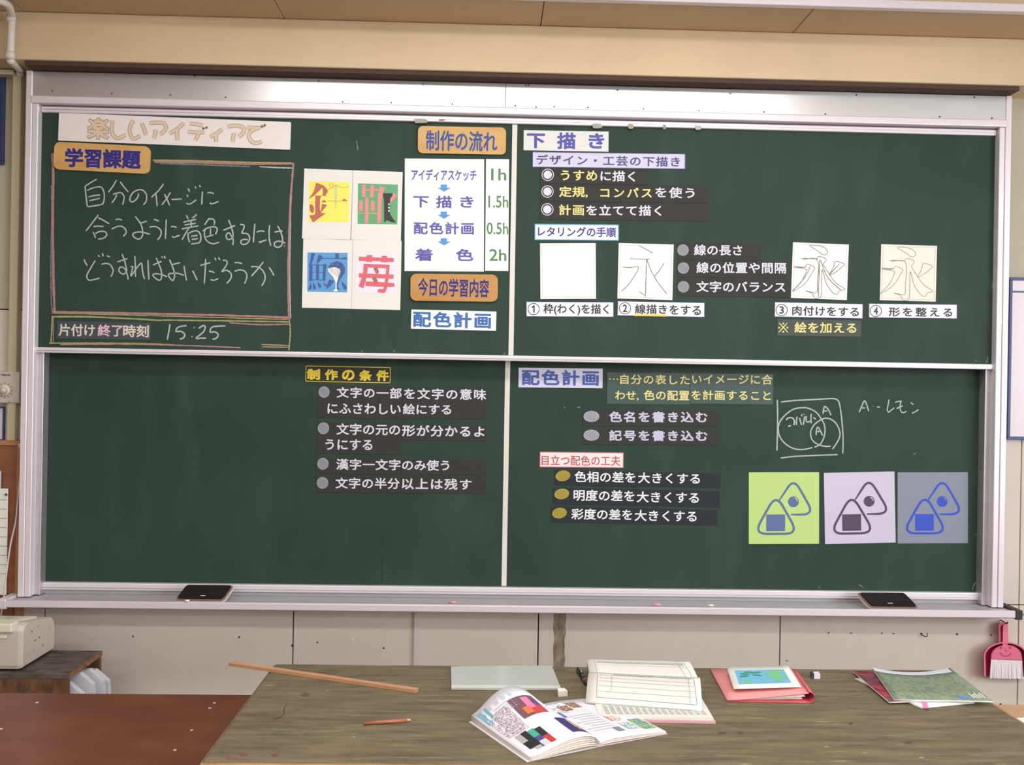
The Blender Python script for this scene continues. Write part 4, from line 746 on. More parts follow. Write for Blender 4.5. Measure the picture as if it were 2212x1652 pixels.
def surf(fn, nu, nv, name, m, parent, u0=0, u1=1, v0=0, v1=1, lift=0, th=0):
    V, Fc = [], []
    for i in range(nu+1):
        for j in range(nv+1):
            p = Vector(fn(u0+(u1-u0)*i/nu, v0+(v1-v0)*j/nv)); V.append(p+Vector((0, 0, lift)))
    for i in range(nu):
        for j in range(nv): a = i*(nv+1)+j; Fc.append([a, a+nv+1, a+nv+2, a+1])
    if th:
        n = len(V); V += [v-Vector((0, 0, th)) for v in V]; Fc += [[k+n for k in f][::-1] for f in Fc]
        ring = [j for j in range(nv)]+[i*(nv+1)+nv for i in range(nu)]+[nu*(nv+1)+nv-j for j in range(nv)]+[(nu-i)*(nv+1) for i in range(nu)]
        for k in range(len(ring)): a, b2 = ring[k], ring[(k+1) % len(ring)]; Fc.append([a, b2, b2+n, a+n])
    return obj(name, V, Fc, m, parent, smooth=(nu > 3))
# open magazine --------------------------------------------------------
S0, S1 = onZ(1161, 1533, TZ), onZ(1297, 1613, TZ)              # spine top, spine bottom
L1 = onZ(1141, 1646, TZ); R1 = onZ(1441, 1582, TZ+.004); L0 = onZ(988, 1572, TZ+.003)
for p in (S0, S1, L1, R1, L0): p.z = TZ
R0 = R1+(S0-S1)*1.0; L0 = L1+(S0-S1)
t = thing('open_magazine', S1, 'open art textbook with colourful print at the front of the work table', 'book')
MW = mat('magazine_paper', (226, 224, 232), .45)
def left(u, v):   # u 0 spine .. 1 outer edge, v 0 top .. 1 bottom
    p = S0.lerp(S1, v).lerp(L0.lerp(L1, v), u*.985)
    hgt = .020*math.sin(math.pi*min(1, u*1.12)**.62)*(1.0+.9*(1-v)*(u*.8+.2)) + .006
    hgt += .030*(1-v)**2*math.sin(math.pi*min(1, u*.95))
    return (p.x, p.y, TZ+.004+hgt)
def rightp(u, v):
    p = S0.lerp(S1, v).lerp(R0.lerp(R1, v), u*.985)
    return (p.x, p.y, TZ+.003+.006*math.sin(math.pi*min(1, u*1.0)**.5)+.004)
def lcover(u, v): p = S0.lerp(S1, v).lerp(L0.lerp(L1, v), u*1.02); return (p.x, p.y, TZ+.0015)
def rcover(u, v): p = S0.lerp(S1, v).lerp(R0.lerp(R1, v), u*1.01); return (p.x, p.y, TZ+.0015)
surf(lcover, 2, 2, 'cover', MW, t, th=.0010); surf(rcover, 2, 2, 'cover', mat('magazine_cover_back', (226, 200, 196), .5), t, th=.0010)
def stack(fn, name, m, n=5):   # a page block: shells from the top page down towards the cover
    for k in range(n):
        f = 1-k/n*.85
        surf(lambda u, v: (fn(u, v)[0], fn(u, v)[1], TZ+.003+(fn(u, v)[2]-TZ-.003)*f-(.0006*k)), 14, 8, name, m if k % 2 == 0 else mat('page_edge', (222, 206, 180), .7), t, th=.0011)
stack(left, 'page', MW, 6); stack(rightp, 'page', MW, 3)
def prt(fn, u0, u1, v0, v1, m, name='print', l=.0007, nu=8, nv=6): return surf(fn, nu, nv, name, m, t, u0, u1, v0, v1, l)
def noise_print(name, cols, scale):
    m = bpy.data.materials.new(name); m.use_nodes = True; nt = m.node_tree; b = nt.nodes['Principled BSDF']; b.inputs['Roughness'].default_value = .5
    tc = nt.nodes.new('ShaderNodeTexCoord'); v = nt.nodes.new('ShaderNodeTexNoise'); v.inputs['Scale'].default_value = scale; v.inputs['Detail'].default_value = 2; r = nt.nodes.new('ShaderNodeValToRGB'); r.color_ramp.interpolation = 'CONSTANT'
    els = r.color_ramp.elements; n = len(cols)
    while len(els) < n: els.new(.5)
    for i, c in enumerate(cols): els[i].position = 0 if i == 0 else .36+.28*(i-1)/max(1, n-2); els[i].color = lin(c)
    nt.links.new(tc.outputs['Object'], v.inputs[0]); nt.links.new(v.outputs[0], r.inputs[0]); nt.links.new(r.outputs[0], b.inputs['Base Color']); return m
# v runs top->bottom of the page, u spine->outer
prt(left, .66, .95, .20, .60, noise_print('speckle_print', [(206, 196, 206), (150, 132, 150), (226, 220, 230), (176, 150, 156), (120, 112, 140)], 170))
prt(left, .26, .62, .17, .48, flat('print_maroon', (112, 78, 88), .5), l=.0007)
prt(left, .27, .46, .32, .48, flat('print_red', (190, 66, 70), .5), l=.0010); prt(left, .36, .46, .20, .38, flat('print_bright_pink', (226, 122, 172), .5), l=.0011); prt(left, .44, .54, .34, .45, flat('print_orange', (226, 112, 64), .5), l=.0012); prt(left, .26, .32, .24, .36, flat('print_violet', (88, 72, 140), .5), l=.0010)
prt(left, .02, .30, .60, .90, flat('print_navy_blue', (58, 50, 110), .5)); prt(left, .05, .17, .63, .86, noise_print('statue_print', [(150, 110, 90), (210, 180, 160), (180, 90, 90), (90, 110, 150)], 120), l=.0010)
for k, (a_, b2, c_, d_, col) in enumerate(((.44, .60, .68, .80, (66, 170, 144)), (.60, .74, .66, .80, (30, 28, 34)), (.74, .88, .66, .80, (176, 172, 168)), (.30, .45, .70, .84, (28, 28, 36)), (.45, .60, .80, .88, (80, 64, 140)), (.60, .88, .80, .92, (26, 26, 30)),
                                             (.30, .44, .84, .97, (196, 50, 56)), (.44, .60, .88, .97, (206, 210, 208)), (.36, .46, .84, .90, (82, 132, 92)), (.60, .78, .92, .97, (176, 176, 172)), (.56, .64, .92, .97, (70, 84, 156)))):
    a_, b2, c_, d_ = .56+(a_-.30)*.56, .56+(b2-.30)*.56, c_-.04, d_-.04
    prt(left, a_, b2, c_, d_, flat('magazine_tile_%d' % k, col, .5), l=.0007+.0001*(k % 4), nu=4, nv=4)
prt(left, .84, .97, .05, .30, flat('print_teal', (120, 168, 184), .5), nv=4, nu=3); prt(left, .02, .10, .08, .20, flat('print_dark_violet', (60, 54, 96), .5)); prt(left, .10, .16, .12, .24, flat('print_gold', (226, 206, 84), .5))
for k in range(5): prt(left, .95-.10*k-.05, .95-.10*k-.005, .06, .13, flat('print_text_grey', (190, 190, 200), .6), nu=2, nv=4)
for k in range(4): prt(left, .52, .80, .16+.035*k, .172+.035*k, flat('print_text_grey', (190, 190, 200), .6), nu=6, nv=1)
prt(rightp, .06, .34, .06, .30, noise_print('faint_print', [(226, 226, 230), (190, 192, 200), (240, 240, 242), (206, 204, 200)], 60)); prt(rightp, .16, .32, .14, .28, noise_print('brown_object_print', [(230, 228, 230), (176, 140, 110), (120, 100, 100), (226, 224, 226)], 70), l=.0010)
prt(rightp, .02, .10, .26, .40, flat('print_ring_blue', (96, 124, 176), .5)); prt(rightp, .35, .50, .08, .22, noise_print('metal_object_print', [(236, 234, 236), (150, 118, 90), (200, 170, 130)], 90))
prt(rightp, .55, .72, .44, .64, noise_print('red_figure_print', [(232, 228, 232), (206, 130, 110), (236, 232, 236), (170, 140, 150)], 110)); prt(rightp, .72, .86, .34, .54, noise_print('pastel_print', [(196, 150, 190), (226, 196, 120), (150, 186, 200), (206, 150, 160)], 70))
prt(rightp, .58, .78, .70, .86, noise_print('green_blue_print', [(214, 222, 176), (128, 182, 196), (226, 226, 196), (88, 146, 190)], 80)); prt(rightp, .78, .97, .64, .90, noise_print('yellow_blue_print', [(196, 198, 92), (84, 150, 170), (170, 180, 84), (70, 120, 170)], 60)); prt(rightp, .40, .50, .78, .88, flat('print_text_dark', (128, 136, 144), .6))
for k in range(8): prt(rightp, .08+.05*(k % 3), .48, .40+.055*k, .408+.055*k, flat('print_text_grey', (190, 190, 200), .6), nu=6, nv=1)
# white printed file (pages folded up over a pink cover) ----------------
t = thing('printed_file', (.3, -1.15, TZ), 'thick open file of white printed tables with pages folded up', 'file')
pl, pr = .135, .395
PG = mat('file_paper', (220, 219, 212), .7); PKC = mat('dusty_pink_cover', (214, 160, 166), .5)
def qd(name, pts, z, th, m): 
    V = [Vector((p[0], p[1], z)) for p in pts]; V += [v+Vector((0, 0, th)) for v in V]; return obj(name, V, BF, m, t)
q0 = onZ(1546, 1561, TZ+.003); q1 = onZ(1400, 1552, TZ+.003); q2 = onZ(1508, 1500, TZ+.003)
base = [(q0.x-.262, q0.y+.215), (q2.x+.002, q0.y+.215), (q0.x, q0.y), (q0.x-.262, q0.y+.010)]
qd('cover', base, TZ+.0005, .005, PKC); qd('page', [(base[0][0]+.004, base[0][1]-.003), (base[1][0]-.003, base[1][1]-.003), (q0.x-.004, q0.y+.004), (q0.x-.258, q0.y+.014)], TZ+.006, .006, PG)
for k in range(16):
    x0 = q0.x-.24+.0145*k; obj('printed_column', [Vector((x0, q0.y+.025+.0, TZ+.0126)), Vector((x0+.009, q0.y+.025, TZ+.0126)), Vector((x0+.006, q0.y+.08, TZ+.0126)), Vector((x0-.003, q0.y+.08, TZ+.0126))], [[0, 1, 2, 3]], noise_print('table_text_print', [(216, 216, 210), (150, 152, 152), (210, 210, 206), (176, 178, 176)], 300) if k == 0 else bpy.data.materials['table_text_print'], t)
def pgF(u, v):   # folded front bundle: u left-right, v 0 ridge .. 1 lower front edge
    a = onZ(1272, 1451, TZ+.036); b2 = onZ(1512, 1463, TZ+.036); c_ = onZ(1265, 1517, TZ+.014); d_ = onZ(1517, 1535, TZ+.014)
    p = Vector((a.x, a.y, TZ+.036)).lerp(Vector((b2.x, b2.y, TZ+.036)), u).lerp(Vector((c_.x, c_.y, TZ+.018)).lerp(Vector((d_.x, d_.y, TZ+.018)), u), v)
    p.z += .010*math.sin(math.pi*v)*(1-.2*u); return p
def pgB(u, v):   # back sheet behind the ridge
    a = onZ(1268, 1425, TZ+.030); b2 = onZ(1488, 1430, TZ+.030); c_ = onZ(1274, 1453, TZ+.028); d_ = onZ(1508, 1465, TZ+.028)
    p = Vector((a.x, a.y, TZ+.030)).lerp(Vector((b2.x, b2.y, TZ+.030)), u).lerp(Vector((c_.x, c_.y, TZ+.028)).lerp(Vector((d_.x, d_.y, TZ+.028)), u), v)
    p.z += .005*math.sin(math.pi*(1-v)*.8); return p
surf(pgB, 10, 8, 'back_page', PG, t, th=.022); surf(pgF, 10, 10, 'folded_page', PG, t, th=.006)
def ln(fn, pts, wd, m=None):
    for u0, v0, u1, v1 in pts:
        du, dv = (wd, 0) if abs(u1-u0) < abs(v1-v0) else (0, wd*2)
        V, Fc = [], []
        for i in range(11):
            s = i/10; u, v = u0+(u1-u0)*s, v0+(v1-v0)*s
            V += [Vector(fn(u, v))+Vector((0, 0, .0006)), Vector(fn(min(1, u+du), min(1, v+dv)))+Vector((0, 0, .0006))]
            if i: k = 2*i; Fc.append([k-2, k, k+1, k-1])
        obj('ruled_line', V, Fc, m or FAINT, t)
DL = flat('ruled_grey', (128, 126, 122))
ln(pgF, [(.08, .16, .09, .90), (.94, .10, .955, .92), (.08, .16, .94, .10), (.09, .90, .955, .92)], .004, DL); ln(pgF, [(.21, .20, .215, .72), (.89, .14, .90, .92)], .003, DL); ln(pgF, [(.1, v, .94, v-.01) for v in (.30, .44, .60, .75)], .004)
ln(pgB, [(.06, .15, .07, .95), (.06, .15, .93, .15), (.93, .15, .95, .95), (.86, .15, .89, .95), (.07, .48, .94, .48)], .003, DL)
surf(lambda u, v: pgF(.22+.70*u, .02+.10*v), 8, 2, 'printed_text', bpy.data.materials['table_text_print'], t, lift=.0006)
surf(lambda u, v: pgB(.08+.84*u, .22+.14*v), 8, 2, 'printed_text', bpy.data.materials['table_text_print'], t, lift=.0006)
# pink ring file ---------------------------------------------------------
t = thing('ring_file', (.58, -1.08, TZ), 'pink ring file with a rounded spine lying closed on the work table', 'file')
PINK = mat('salmon_pink_cover', (224, 142, 142), .5, var=.03, scale=6); PINKR = mat('deep_pink_edge', (206, 84, 98), .5)
FL, FR_, BR_, BL_ = onZ(1571, 1516, TZ), onZ(1752, 1519, TZ), onZ(1716, 1447, TZ+.012), onZ(1533, 1446.5, TZ)
for p in (FL, FR_, BR_, BL_): p.z = TZ
def top(u, v): p = BL_.lerp(BR_, u).lerp(FL.lerp(FR_, u), v); return (p.x, p.y, TZ+.005+(.017*u**1.2+.004*u)*(.45+.55*v))
def bot(u, v): p = BL_.lerp(BR_, u).lerp(FL.lerp(FR_, u), v); return (p.x, p.y, TZ+.0025)
surf(bot, 4, 2, 'back_cover', PINKR, t, th=.0020); surf(top, 10, 4, 'front_cover', PINK, t, 0, .97, 0, 1, th=.0022)
def inner(u, v): p = BL_.lerp(BR_, u).lerp(FL.lerp(FR_, u), v); return (p.x, p.y, TZ+.0040+.013*u*(.45+.55*v))
surf(inner, 10, 3, 'paper_stack', PAPER, t, .03, .93, .01, .985, th=.0010); surf(lambda u, v: (inner(u, v)[0], inner(u, v)[1], TZ+.0038+.006*u), 10, 3, 'paper_stack', mat('paper_grey', (206, 200, 196), .7), t, .03, .9, .01, .975, th=.001)
def spine(u, v):
    p = BR_.lerp(FR_, v); a = -math.pi/2+math.pi*u; x0 = (FR_-FL).normalized()
    q = p+x0*(-.006+.014*math.cos(a)); return (q.x, q.y, TZ+.0015+(.0125+.0125*math.sin(a)+.0015*u)*(.48+.52*v))
surf(spine, 12, 4, 'spine', PINKR, t, th=.0018)
surf(lambda u, v: (bot(u, v)[0], bot(u, v)[1], TZ+.012), 2, 1, 'yellow_tab', flat('yellow_tab', (232, 224, 130)), t, .70, .80, .99, 1.0)
# picture lying on it
t2 = thing('picture_print', (.59, -1.02, TZ+.02), 'white bordered picture of green plants on blue, lying on the pink file', 'picture')
C4 = [onZ(1570, 1440, TZ+.026), onZ(1702, 1437.5, TZ+.030), onZ(1731, 1484, TZ+.027), onZ(1585, 1488.5, TZ+.016)]
def pic(u, v):
    a = C4[0].lerp(C4[1], u); b2 = C4[3].lerp(C4[2], u); p = a.lerp(b2, v); return (p.x, p.y, p.z+.001)
surf(pic, 6, 4, 'paper', PAPER, t2, th=.0008)
surf(pic, 6, 4, 'printed_sky', flat('picture_blue', (112, 182, 214), .5), t2, .10, .89, .20, .82, lift=.0005)
GRN = flat('picture_green', (64, 138, 116), .5); LGR = flat('picture_light_green', (122, 196, 124), .5)
def leafp(cu, cv, ru, rv, m, rot=0, l=.0009):
    V = [Vector(pic(cu+ru*math.cos(a)*math.cos(rot)-rv*math.sin(a)*math.sin(rot), cv+ru*math.cos(a)*math.sin(rot)*2+rv*math.sin(a)*math.cos(rot)))+Vector((0, 0, l)) for a in [2*math.pi*k/12 for k in range(12)]]
    obj('printed_leaf', V, [list(range(12))], m, t2)
for cu, cv, ru, rv, rot in ((.24, .38, .08, .035, .1), (.22, .48, .08, .035, -.08), (.42, .33, .09, .035, -.1), (.43, .45, .08, .03, .12), (.30, .30, .07, .03, .0)): leafp(cu, cv, ru, rv, GRN, rot)
for cu, cv, ru, rv, rot in ((.72, .45, .05, .2, 0), (.66, .5, .1, .06, .3), (.80, .55, .09, .06, -.2), (.62, .38, .05, .05, 0), (.24, .72, .05, .08, 0), (.78, .30, .05, .08, 0), (.70, .68, .06, .05, 0)): leafp(cu, cv, ru, rv, LGR, rot, .0007)
# magazines at the right back corner ---------------------------------------
def sheetstack(name, label, P4, z, th, m, cat='book', m2=None, curl=0, n=10):
    P = [onZ(*p, z) for p in P4]; P = [Vector((p.x, p.y, z)) for p in P]
    t_ = thing(name, (P[0]+P[2])/2, label, cat)
    def f(u, v): p = P[0].lerp(P[1], u).lerp(P[3].lerp(P[2], u), v); return (p.x, p.y, p.z+curl*(1-v)*(abs(2*u-.9)**2))
    surf(f, n, 4, 'pages', PAPER, t_, lift=th-.001, th=th-.001); surf(lambda u, v: f(u, v), n, 4, 'front_cover', m, t_, lift=th, th=.0008)
    return t_, f
RM = noise_print('red_magazine_cover', [(120, 40, 52), (166, 62, 80), (110, 60, 76), (190, 84, 96)], 14)
GM_ = noise_print('green_magazine_cover', [(88, 112, 134), (106, 126, 112), (116, 132, 108), (142, 150, 112), (98, 122, 118)], 60)
for e in GM_.node_tree.nodes:
    if e.type == 'VALTORGB': e.color_ramp.interpolation = 'LINEAR'
sheetstack('white_booklet', 'white booklet with a pink sticky tab, lowest under the magazines', ((1846, 1468), (2060, 1462), (2105, 1519), (1990, 1530.5)), TZ+.0006, .004, PAPER)[0]
tb = [o for o in bpy.data.objects if o.name.startswith('white_booklet')][0]
q = [onZ(*p, TZ+.0055) for p in ((1992, 1517), (2003, 1517), (2006, 1529), (1996, 1530))]; obj('sticky_tab', [Vector((p.x, p.y, TZ+.0056)) for p in q], [[0, 1, 2, 3]], flat('sticky_pink', (240, 130, 180)), tb)
sheetstack('red_magazine', 'dark red patterned magazine showing as a strip left of the green one', ((1842, 1452), (2008, 1452), (2090, 1512), (1921, 1518.5)), TZ+.005, .004, RM)
tg, fg = sheetstack('green_magazine', 'green and blue mottled magazine on top at the right back table corner', ((1884, 1453), (2052, 1458), (2144, 1517), (1931, 1513)), TZ+.0098, .004, GM_, curl=.012)
surf(fg, 10, 2, 'pale_margin', flat('pale_lavender_margin', (196, 200, 212)), tg, .0, .97, 0, .12, lift=.0046)
obj('blue_emblem', [Vector(fg(.745+.055*math.cos(a), .905+.06*math.sin(a)))+Vector((0, 0, .0046)) for a in [math.pi*k/9 for k in range(18)]], [list(range(18))], flat('emblem_blue', (88, 142, 206)), tg)
for k in range(5): surf(fg, 2, 2, 'white_letter_mark', flat('emblem_white', (214, 218, 216)), tg, .84+.028*k, .856+.028*k, .78+.03*(k % 2), .93, lift=.0046)
tg['label'] = 'green mottled magazine with a blue oval mark, topmost at the right back table corner'

# ================================================================== board erasers on the tray
def board_eraser(cx0, cx1, py, label):
    a = onZ(cx0, py, .706); b2 = onZ(cx1, py, .706); L = b2.x-a.x; c = Vector(((a.x+b2.x)/2, -.052, .700))
    t = thing('board_eraser', c, label, 'eraser', 'board erasers')
    R = Matrix.Rotation(math.radians(33), 3, 'X'); W = .074
    def lay(name, w0, l0, z0, z1, rad, m, parent=t):
        out = rr_outline(l0, w0, rad, -l0/2, -w0/2); V = []
        for z in (z0, z1):
            for x, y in out:
                p = R@Vector((x+y*(.28 if cx0 < 1000 else -.36), y, z)); V.append(c+p+Vector((0, 0, .018)))
        n = len(out); Fc = [[k, (k+1) % n, n+(k+1) % n, n+k] for k in range(n)]+[list(range(n, 2*n)), list(range(n))[::-1]]
        return obj(name, V, Fc, m, parent)
    lay('felt_pad', W, L, -.002, .010, .010, mat('cream_felt', (206, 196, 184), .9)); lay('rim', W*.99, L*.99, .010, .014, .011, mat('eraser_rim', (132, 112, 100), .5))
    cv = lay('cover', W*.86, L*.93, .014, .020, .009, mat('eraser_black_cover', (34, 28, 28), .35, spec=.4))
    lay('printed_mark', .0035, L*.10, .020, .0206, 0, flat('mark_white', (190, 180, 178)), cv)
    for ch in cv.children: ch.location += R@Vector((.0, -W*.28, 0))
    return t
board_eraser(389, 495, 1294, 'black blackboard eraser with cream felt on the tray at the left')
board_eraser(1868, 1970, 1311, 'black blackboard eraser on the tray near the right end, above the magazines')

# ================================================================== dustpan set hanging right
HK = onY(2165, 1343, YW-.012)
tag(tube('wall_hook', [(HK.x, YW+.001, HK.z+.004), (HK.x, YW-.045, HK.z+.002), (HK.x-.001, YW-.05, HK.z+.010)], .0022, mat('dark_nail', (52, 44, 44), .5, .5)), 'dark nail hook holding the pink dustpan', 'hook')
PKD = mat('pink_plastic', (232, 118, 152), .38); PKD2 = mat('deep_pink_plastic', (176, 46, 88), .45)
YD = YW-.006
def DP(x, y, d=0): return onY(x/6.353+1980, y/6.353+1240, YD-d)
t = thing('dustpan', DP(1200, 660), 'pink dustpan hanging on the wall below the right tray end', 'dustpan')
def loft(name, loops, m, parent, capf=True, smooth=False):
    V, Fc = [], []; n = len(loops[0])
    for L in loops: V += L
    for i in range(len(loops)-1):
        for k in range(n): Fc.append([i*n+k, i*n+(k+1) % n, (i+1)*n+(k+1) % n, (i+1)*n+k])
    if capf: Fc.append([ (len(loops)-1)*n+k for k in range(n)])
    Fc.append(list(range(n))[::-1])
    return obj(name, V, Fc, m, parent, smooth=smooth)
def arch(cx, hw, yt, yb, d, n=12, hw2=None):
    hw2 = hw2 or hw; pts = [(cx-hw2, yb)]
    yk = yt+hw*.62
    for k in range(n+1):
        a = math.pi-math.pi*k/n; pts.append((cx+hw*math.cos(a), yk-(yk-yt)*math.sin(a)))
    pts.append((cx+hw2, yb)); return [DP(x, y, d) for x, y in pts]
# pan: back plate, then a rim wall standing proud on the sides and top
loft('back_plate', [arch(1222, 275, 950, 1400, 0, hw2=285), arch(1222, 275, 950, 1400, .004, hw2=285)], PKD2, t)
n_ = len(arch(0, 1, 0, 1, 0)); V, Fc = [], []
for L in (arch(1222, 300, 930, 1405, .0, hw2=305), arch(1222, 300, 930, 1405, .046, hw2=290), arch(1222, 280, 948, 1405, .046, hw2=270), arch(1222, 272, 955, 1405, .003, hw2=280)): V += L
for i in range(4):
    j = (i+1) % 4
    for k in range(n_-1): Fc.append([i*n_+k, i*n_+k+1, j*n_+k+1, j*n_+k])
for k in (0, n_-1): Fc.append([i*n_+k for i in range(4)])
obj('rim', V, Fc, PKD, t)
hb = [(1125, 945), (1120, 700), (1140, 668), (1190, 655), (1235, 668), (1252, 700), (1262, 945)]
loft('handle', [[DP(x, y, .006) for x, y in hb], [DP(x, y, .026) for x, y in hb], [DP(1190+(x-1190)*.9, 800+(y-800)*.96, .030) for x, y in hb]], PKD, t)
hg = [(1160, 930), (1160, 740), (1172, 720), (1210, 720), (1226, 740), (1232, 930)]
loft('handle_groove', [[DP(x, y, .0302) for x, y in hg], [DP(x, y, .0312) for x, y in hg]], PKD2, t)
t2 = thing('hand_brush', DP(1230, 1400), 'pink hand brush with white bristles and smiling face clipped into the dustpan', 'brush')
hd_ = [(1015, 1165)]+[(1230+215*math.cos(math.pi-math.pi*k/12), 1130-165*math.sin(math.pi-math.pi*k/12)) for k in range(13)]+[(1452, 1185)]
loft('brush_head', [[DP(x, y, .010) for x, y in hd_], [DP(x, y, .034) for x, y in hd_], [DP(1230+(x-1230)*.93, 1090+(y-1090)*.92, .040) for x, y in hd_]], PKD, t2)
hh = [(1180, 980), (1186, 715), (1200, 690), (1228, 690), (1240, 715), (1250, 980)]
loft('brush_handle', [[DP(x, y, .0315) for x, y in hh], [DP(x, y, .041) for x, y in hh]], mat('light_pink_plastic', (236, 128, 158), .35), t2)
for cx in (1155, 1286): obj('eye', [DP(x, y, .0412) for x, y in ell(cx, 1010, 12, 18, 12)], [list(range(12))], PKD2, t2)
V, Fc = [], []; ribbon_geo([DP(1225+72*math.cos(a), 1075+50*math.sin(a), .0414) for a in [math.radians(q) for q in range(0, 181, 15)]], .0026, Vector((0, -1, 0)), V, Fc, 0); obj('smile', V, Fc, PKD2, t2)
bm = bmesh.new(); bmesh.ops.create_uvsphere(bm, u_segments=12, v_segments=8, radius=1)
c = DP(1240, 1040, .040)
for v in bm.verts: v.co = Vector((c.x+v.co.x*.008, c.y+v.co.y*.004, c.z+v.co.z*.0055))
bmobj('nose', bm, PKD, t2, True)
V, Fc = [], []
for r_ in range(5):
    for k in range(44):
        u = (k+.5)/44; x0 = 1020+430*u; x1 = 1005+465*u+random.uniform(-5, 5); b0 = len(V); d = .014+.0045*r_; hw = 5.6
        yb = 1425+12*u+random.uniform(-8, 8)
        V += [DP(x0-hw, 1160+20*u, d), DP(x0+hw, 1160+20*u, d), DP(x1+hw, yb, d), DP(x1-hw, yb, d), DP(x0, 1160+20*u, d+.0016), DP(x1, yb, d+.0016)]
        Fc += [[b0, b0+4, b0+5, b0+3], [b0+4, b0+1, b0+2, b0+5], [b0, b0+3, b0+2, b0+1], [b0+3, b0+5, b0+2]]
tag(obj('bristles', V, Fc, mat('white_bristle', (250, 246, 248), .8), t2), kind='stuff')
# nails and marks on the wall
for x, y, r_ in ((1990, 1368, .003), (2067, 1369, .003), (2140, 1371, .0022), (288, 1374, .0025), (517, 1375.5, .003), (686, 1387, .0025), (829, 1399, .003), (632, 1393.5, .004), (2161, 1520, .003), (1790, 1366, .0022), (1700, 1426, .002), (1838, 1367, .0022), (1905, 1367, .002), (1930, 1368, .002)):
    q = onY(x, y, YW); tube('nail_head', [(q.x, YW+.001, q.z), (q.x, YW-.004, q.z)], r_, mat('dark_nail', (52, 44, 44), .5, .5), wf, 8)
q = onY(1995, 1371, YW); tag(tube('wall_hook', [(q.x-.006, YW+.001, q.z), (q.x-.006, YW-.02, q.z), (q.x+.002, YW-.024, q.z), (q.x+.002, YW-.024, q.z+.014)], .0018, mat('dark_nail', (52, 44, 44))), 'small bent empty nail hook left of the dustpan', 'hook')
q = onY(761, 1382, YW); tube('wall_mark', [(q.x, YW+.001, q.z), (q.x, YW-.003, q.z)], .003, WHITE, wf, 8)
# batten and peeled strip below the tray
qa, qb = onY(894, 1380, YW), onY(905, 1380, YW)
tag(box('wall_batten', qa.x, qb.x, YW-.012, YW+.0005, .0, .668, mat('pale_batten', (212, 200, 200), .6), None, .002), 'pale vertical batten on the wall below the tray, left of the brown strip', 'batten')
q0_, q1_ = onY(1196, 1380, YW), onY(1221, 1380, YW)
V = []; nn = 26
for s, xx in ((0, q0_.x), (1, q1_.x)):
    for k in range(nn): V.append(Vector((xx+random.uniform(-.003, .003), YW-.0008, .10+.585*k/(nn-1))))
Fc = [[k, k+1, nn+k+1, nn+k] for k in range(nn-1)]
tag(obj('peeled_strip', V, Fc, mat('peeled_glue_strip', (172, 158, 140), .85, rgb2=(104, 80, 62), scale=22, stretch=(2, 1, .8))), 'brown peeled glue strip on the wall below the middle of the tray', 'strip')

# ================================================================== left side things
# wooden shelf box, open to the right
SZ = .54; DW = mat('stained_plywood', (134, 90, 56), .65, rgb2=(62, 48, 42), scale=16, stretch=(1.6, 1, .8), bump=.2); DT = mat('dark_worn_shelf_top', (66, 58, 54), .6, rgb2=(112, 102, 94), scale=12, stretch=(1, 2, 1))
pf, pb = onZ(143, 1455, SZ), onZ(225, 1405, SZ)
xr = (pf.x+pb.x)/2; y0, y1 = pf.y, pb.y
t = thing('wooden_shelf', (xr-.5, (y0+y1)/2, 0), 'dark worn wooden shelf box at the lower left, open on its right side', 'shelf')
box('top_board', xr-1.0, xr, y0, y1, SZ-.018, SZ, [DT], t, .0015, 1); box('front_board', xr-1.0, xr-.002, y0, y0+.016, .02, SZ-.0185, DW, t, .001, 1)
box('back_board', xr-1.0, xr-.001, y1-.016, y1, .02, SZ-.0185, DW, t, .001, 1); box('shelf_board', xr-1.0, xr-.002, y0+.0165, y1-.0165, .26, .275, DW, t, .001, 1); box('bottom_board', xr-1.0, xr-.002, y0+.0165, y1-.0165, 0, .02, DW, t, .001, 1)
box('side_board', xr-1.018, xr-1.0005, y0, y1, 0, SZ, DW, t)
box('edge_strip', xr-.0015, xr+.002, y0+.001, y1-.001, SZ-.017, SZ-.001, mat('raw_orange_edge', (160, 108, 68), .6, rgb2=(104, 72, 50), scale=26), t)
for k in ():
    q = onY((60, 30, 110)[k], (1461, 1485, 1480)[k], y0-.0006); obj('ink_stain', [q+Vector((math.cos(a)*(.05, .03, .012)[k]*random.uniform(.6, 1.1), 0, math.sin(a)*(.005, .012, .008)[k]*random.uniform(.6, 1.1))) for a in [2*math.pi*i/12 for i in range(12)]], [list(range(12))], flat('ink_stain', (58, 54, 54)), t)
# plastic document sleeves standing inside, sticking out to the right
pm = bpy.data.materials.new('clear_folder'); pm.use_nodes = True; g = pm.node_tree.nodes['Principled BSDF']
g.inputs['Base Color'].default_value = lin((226, 226, 234)); g.inputs['Alpha'].default_value = .85; g.inputs['Roughness'].default_value = .2
for k in range(4):
    yy = y0+.03+.055*k; x1_ = xr+(.035, .045, .055, .050)[k]; z1 = (.500, .515, .508, .49)[k]
    P = [Vector((xr-.20, yy, .277)), Vector((x1_-.055, yy+.004, .277)), Vector((x1_, yy+.016, .30)), Vector((x1_-.006, yy+.006, z1-.04)), Vector((x1_-.05, yy+.002, z1)), Vector((xr-.20, yy, z1))]
    V = P+[p+Vector((0, .022, 0)) for p in P]; n = 6
    o = obj('document_folder', V, [[j, (j+1) % n, n+(j+1) % n, n+j] for j in range(n)]+[list(range(n))[::-1], list(range(n, 2*n))], pm)
    tag(o, 'clear grey plastic document folder in the shelf box, %s from the front' % ('first', 'second', 'third', 'fourth')[k], 'folder', 'folders in the shelf box')
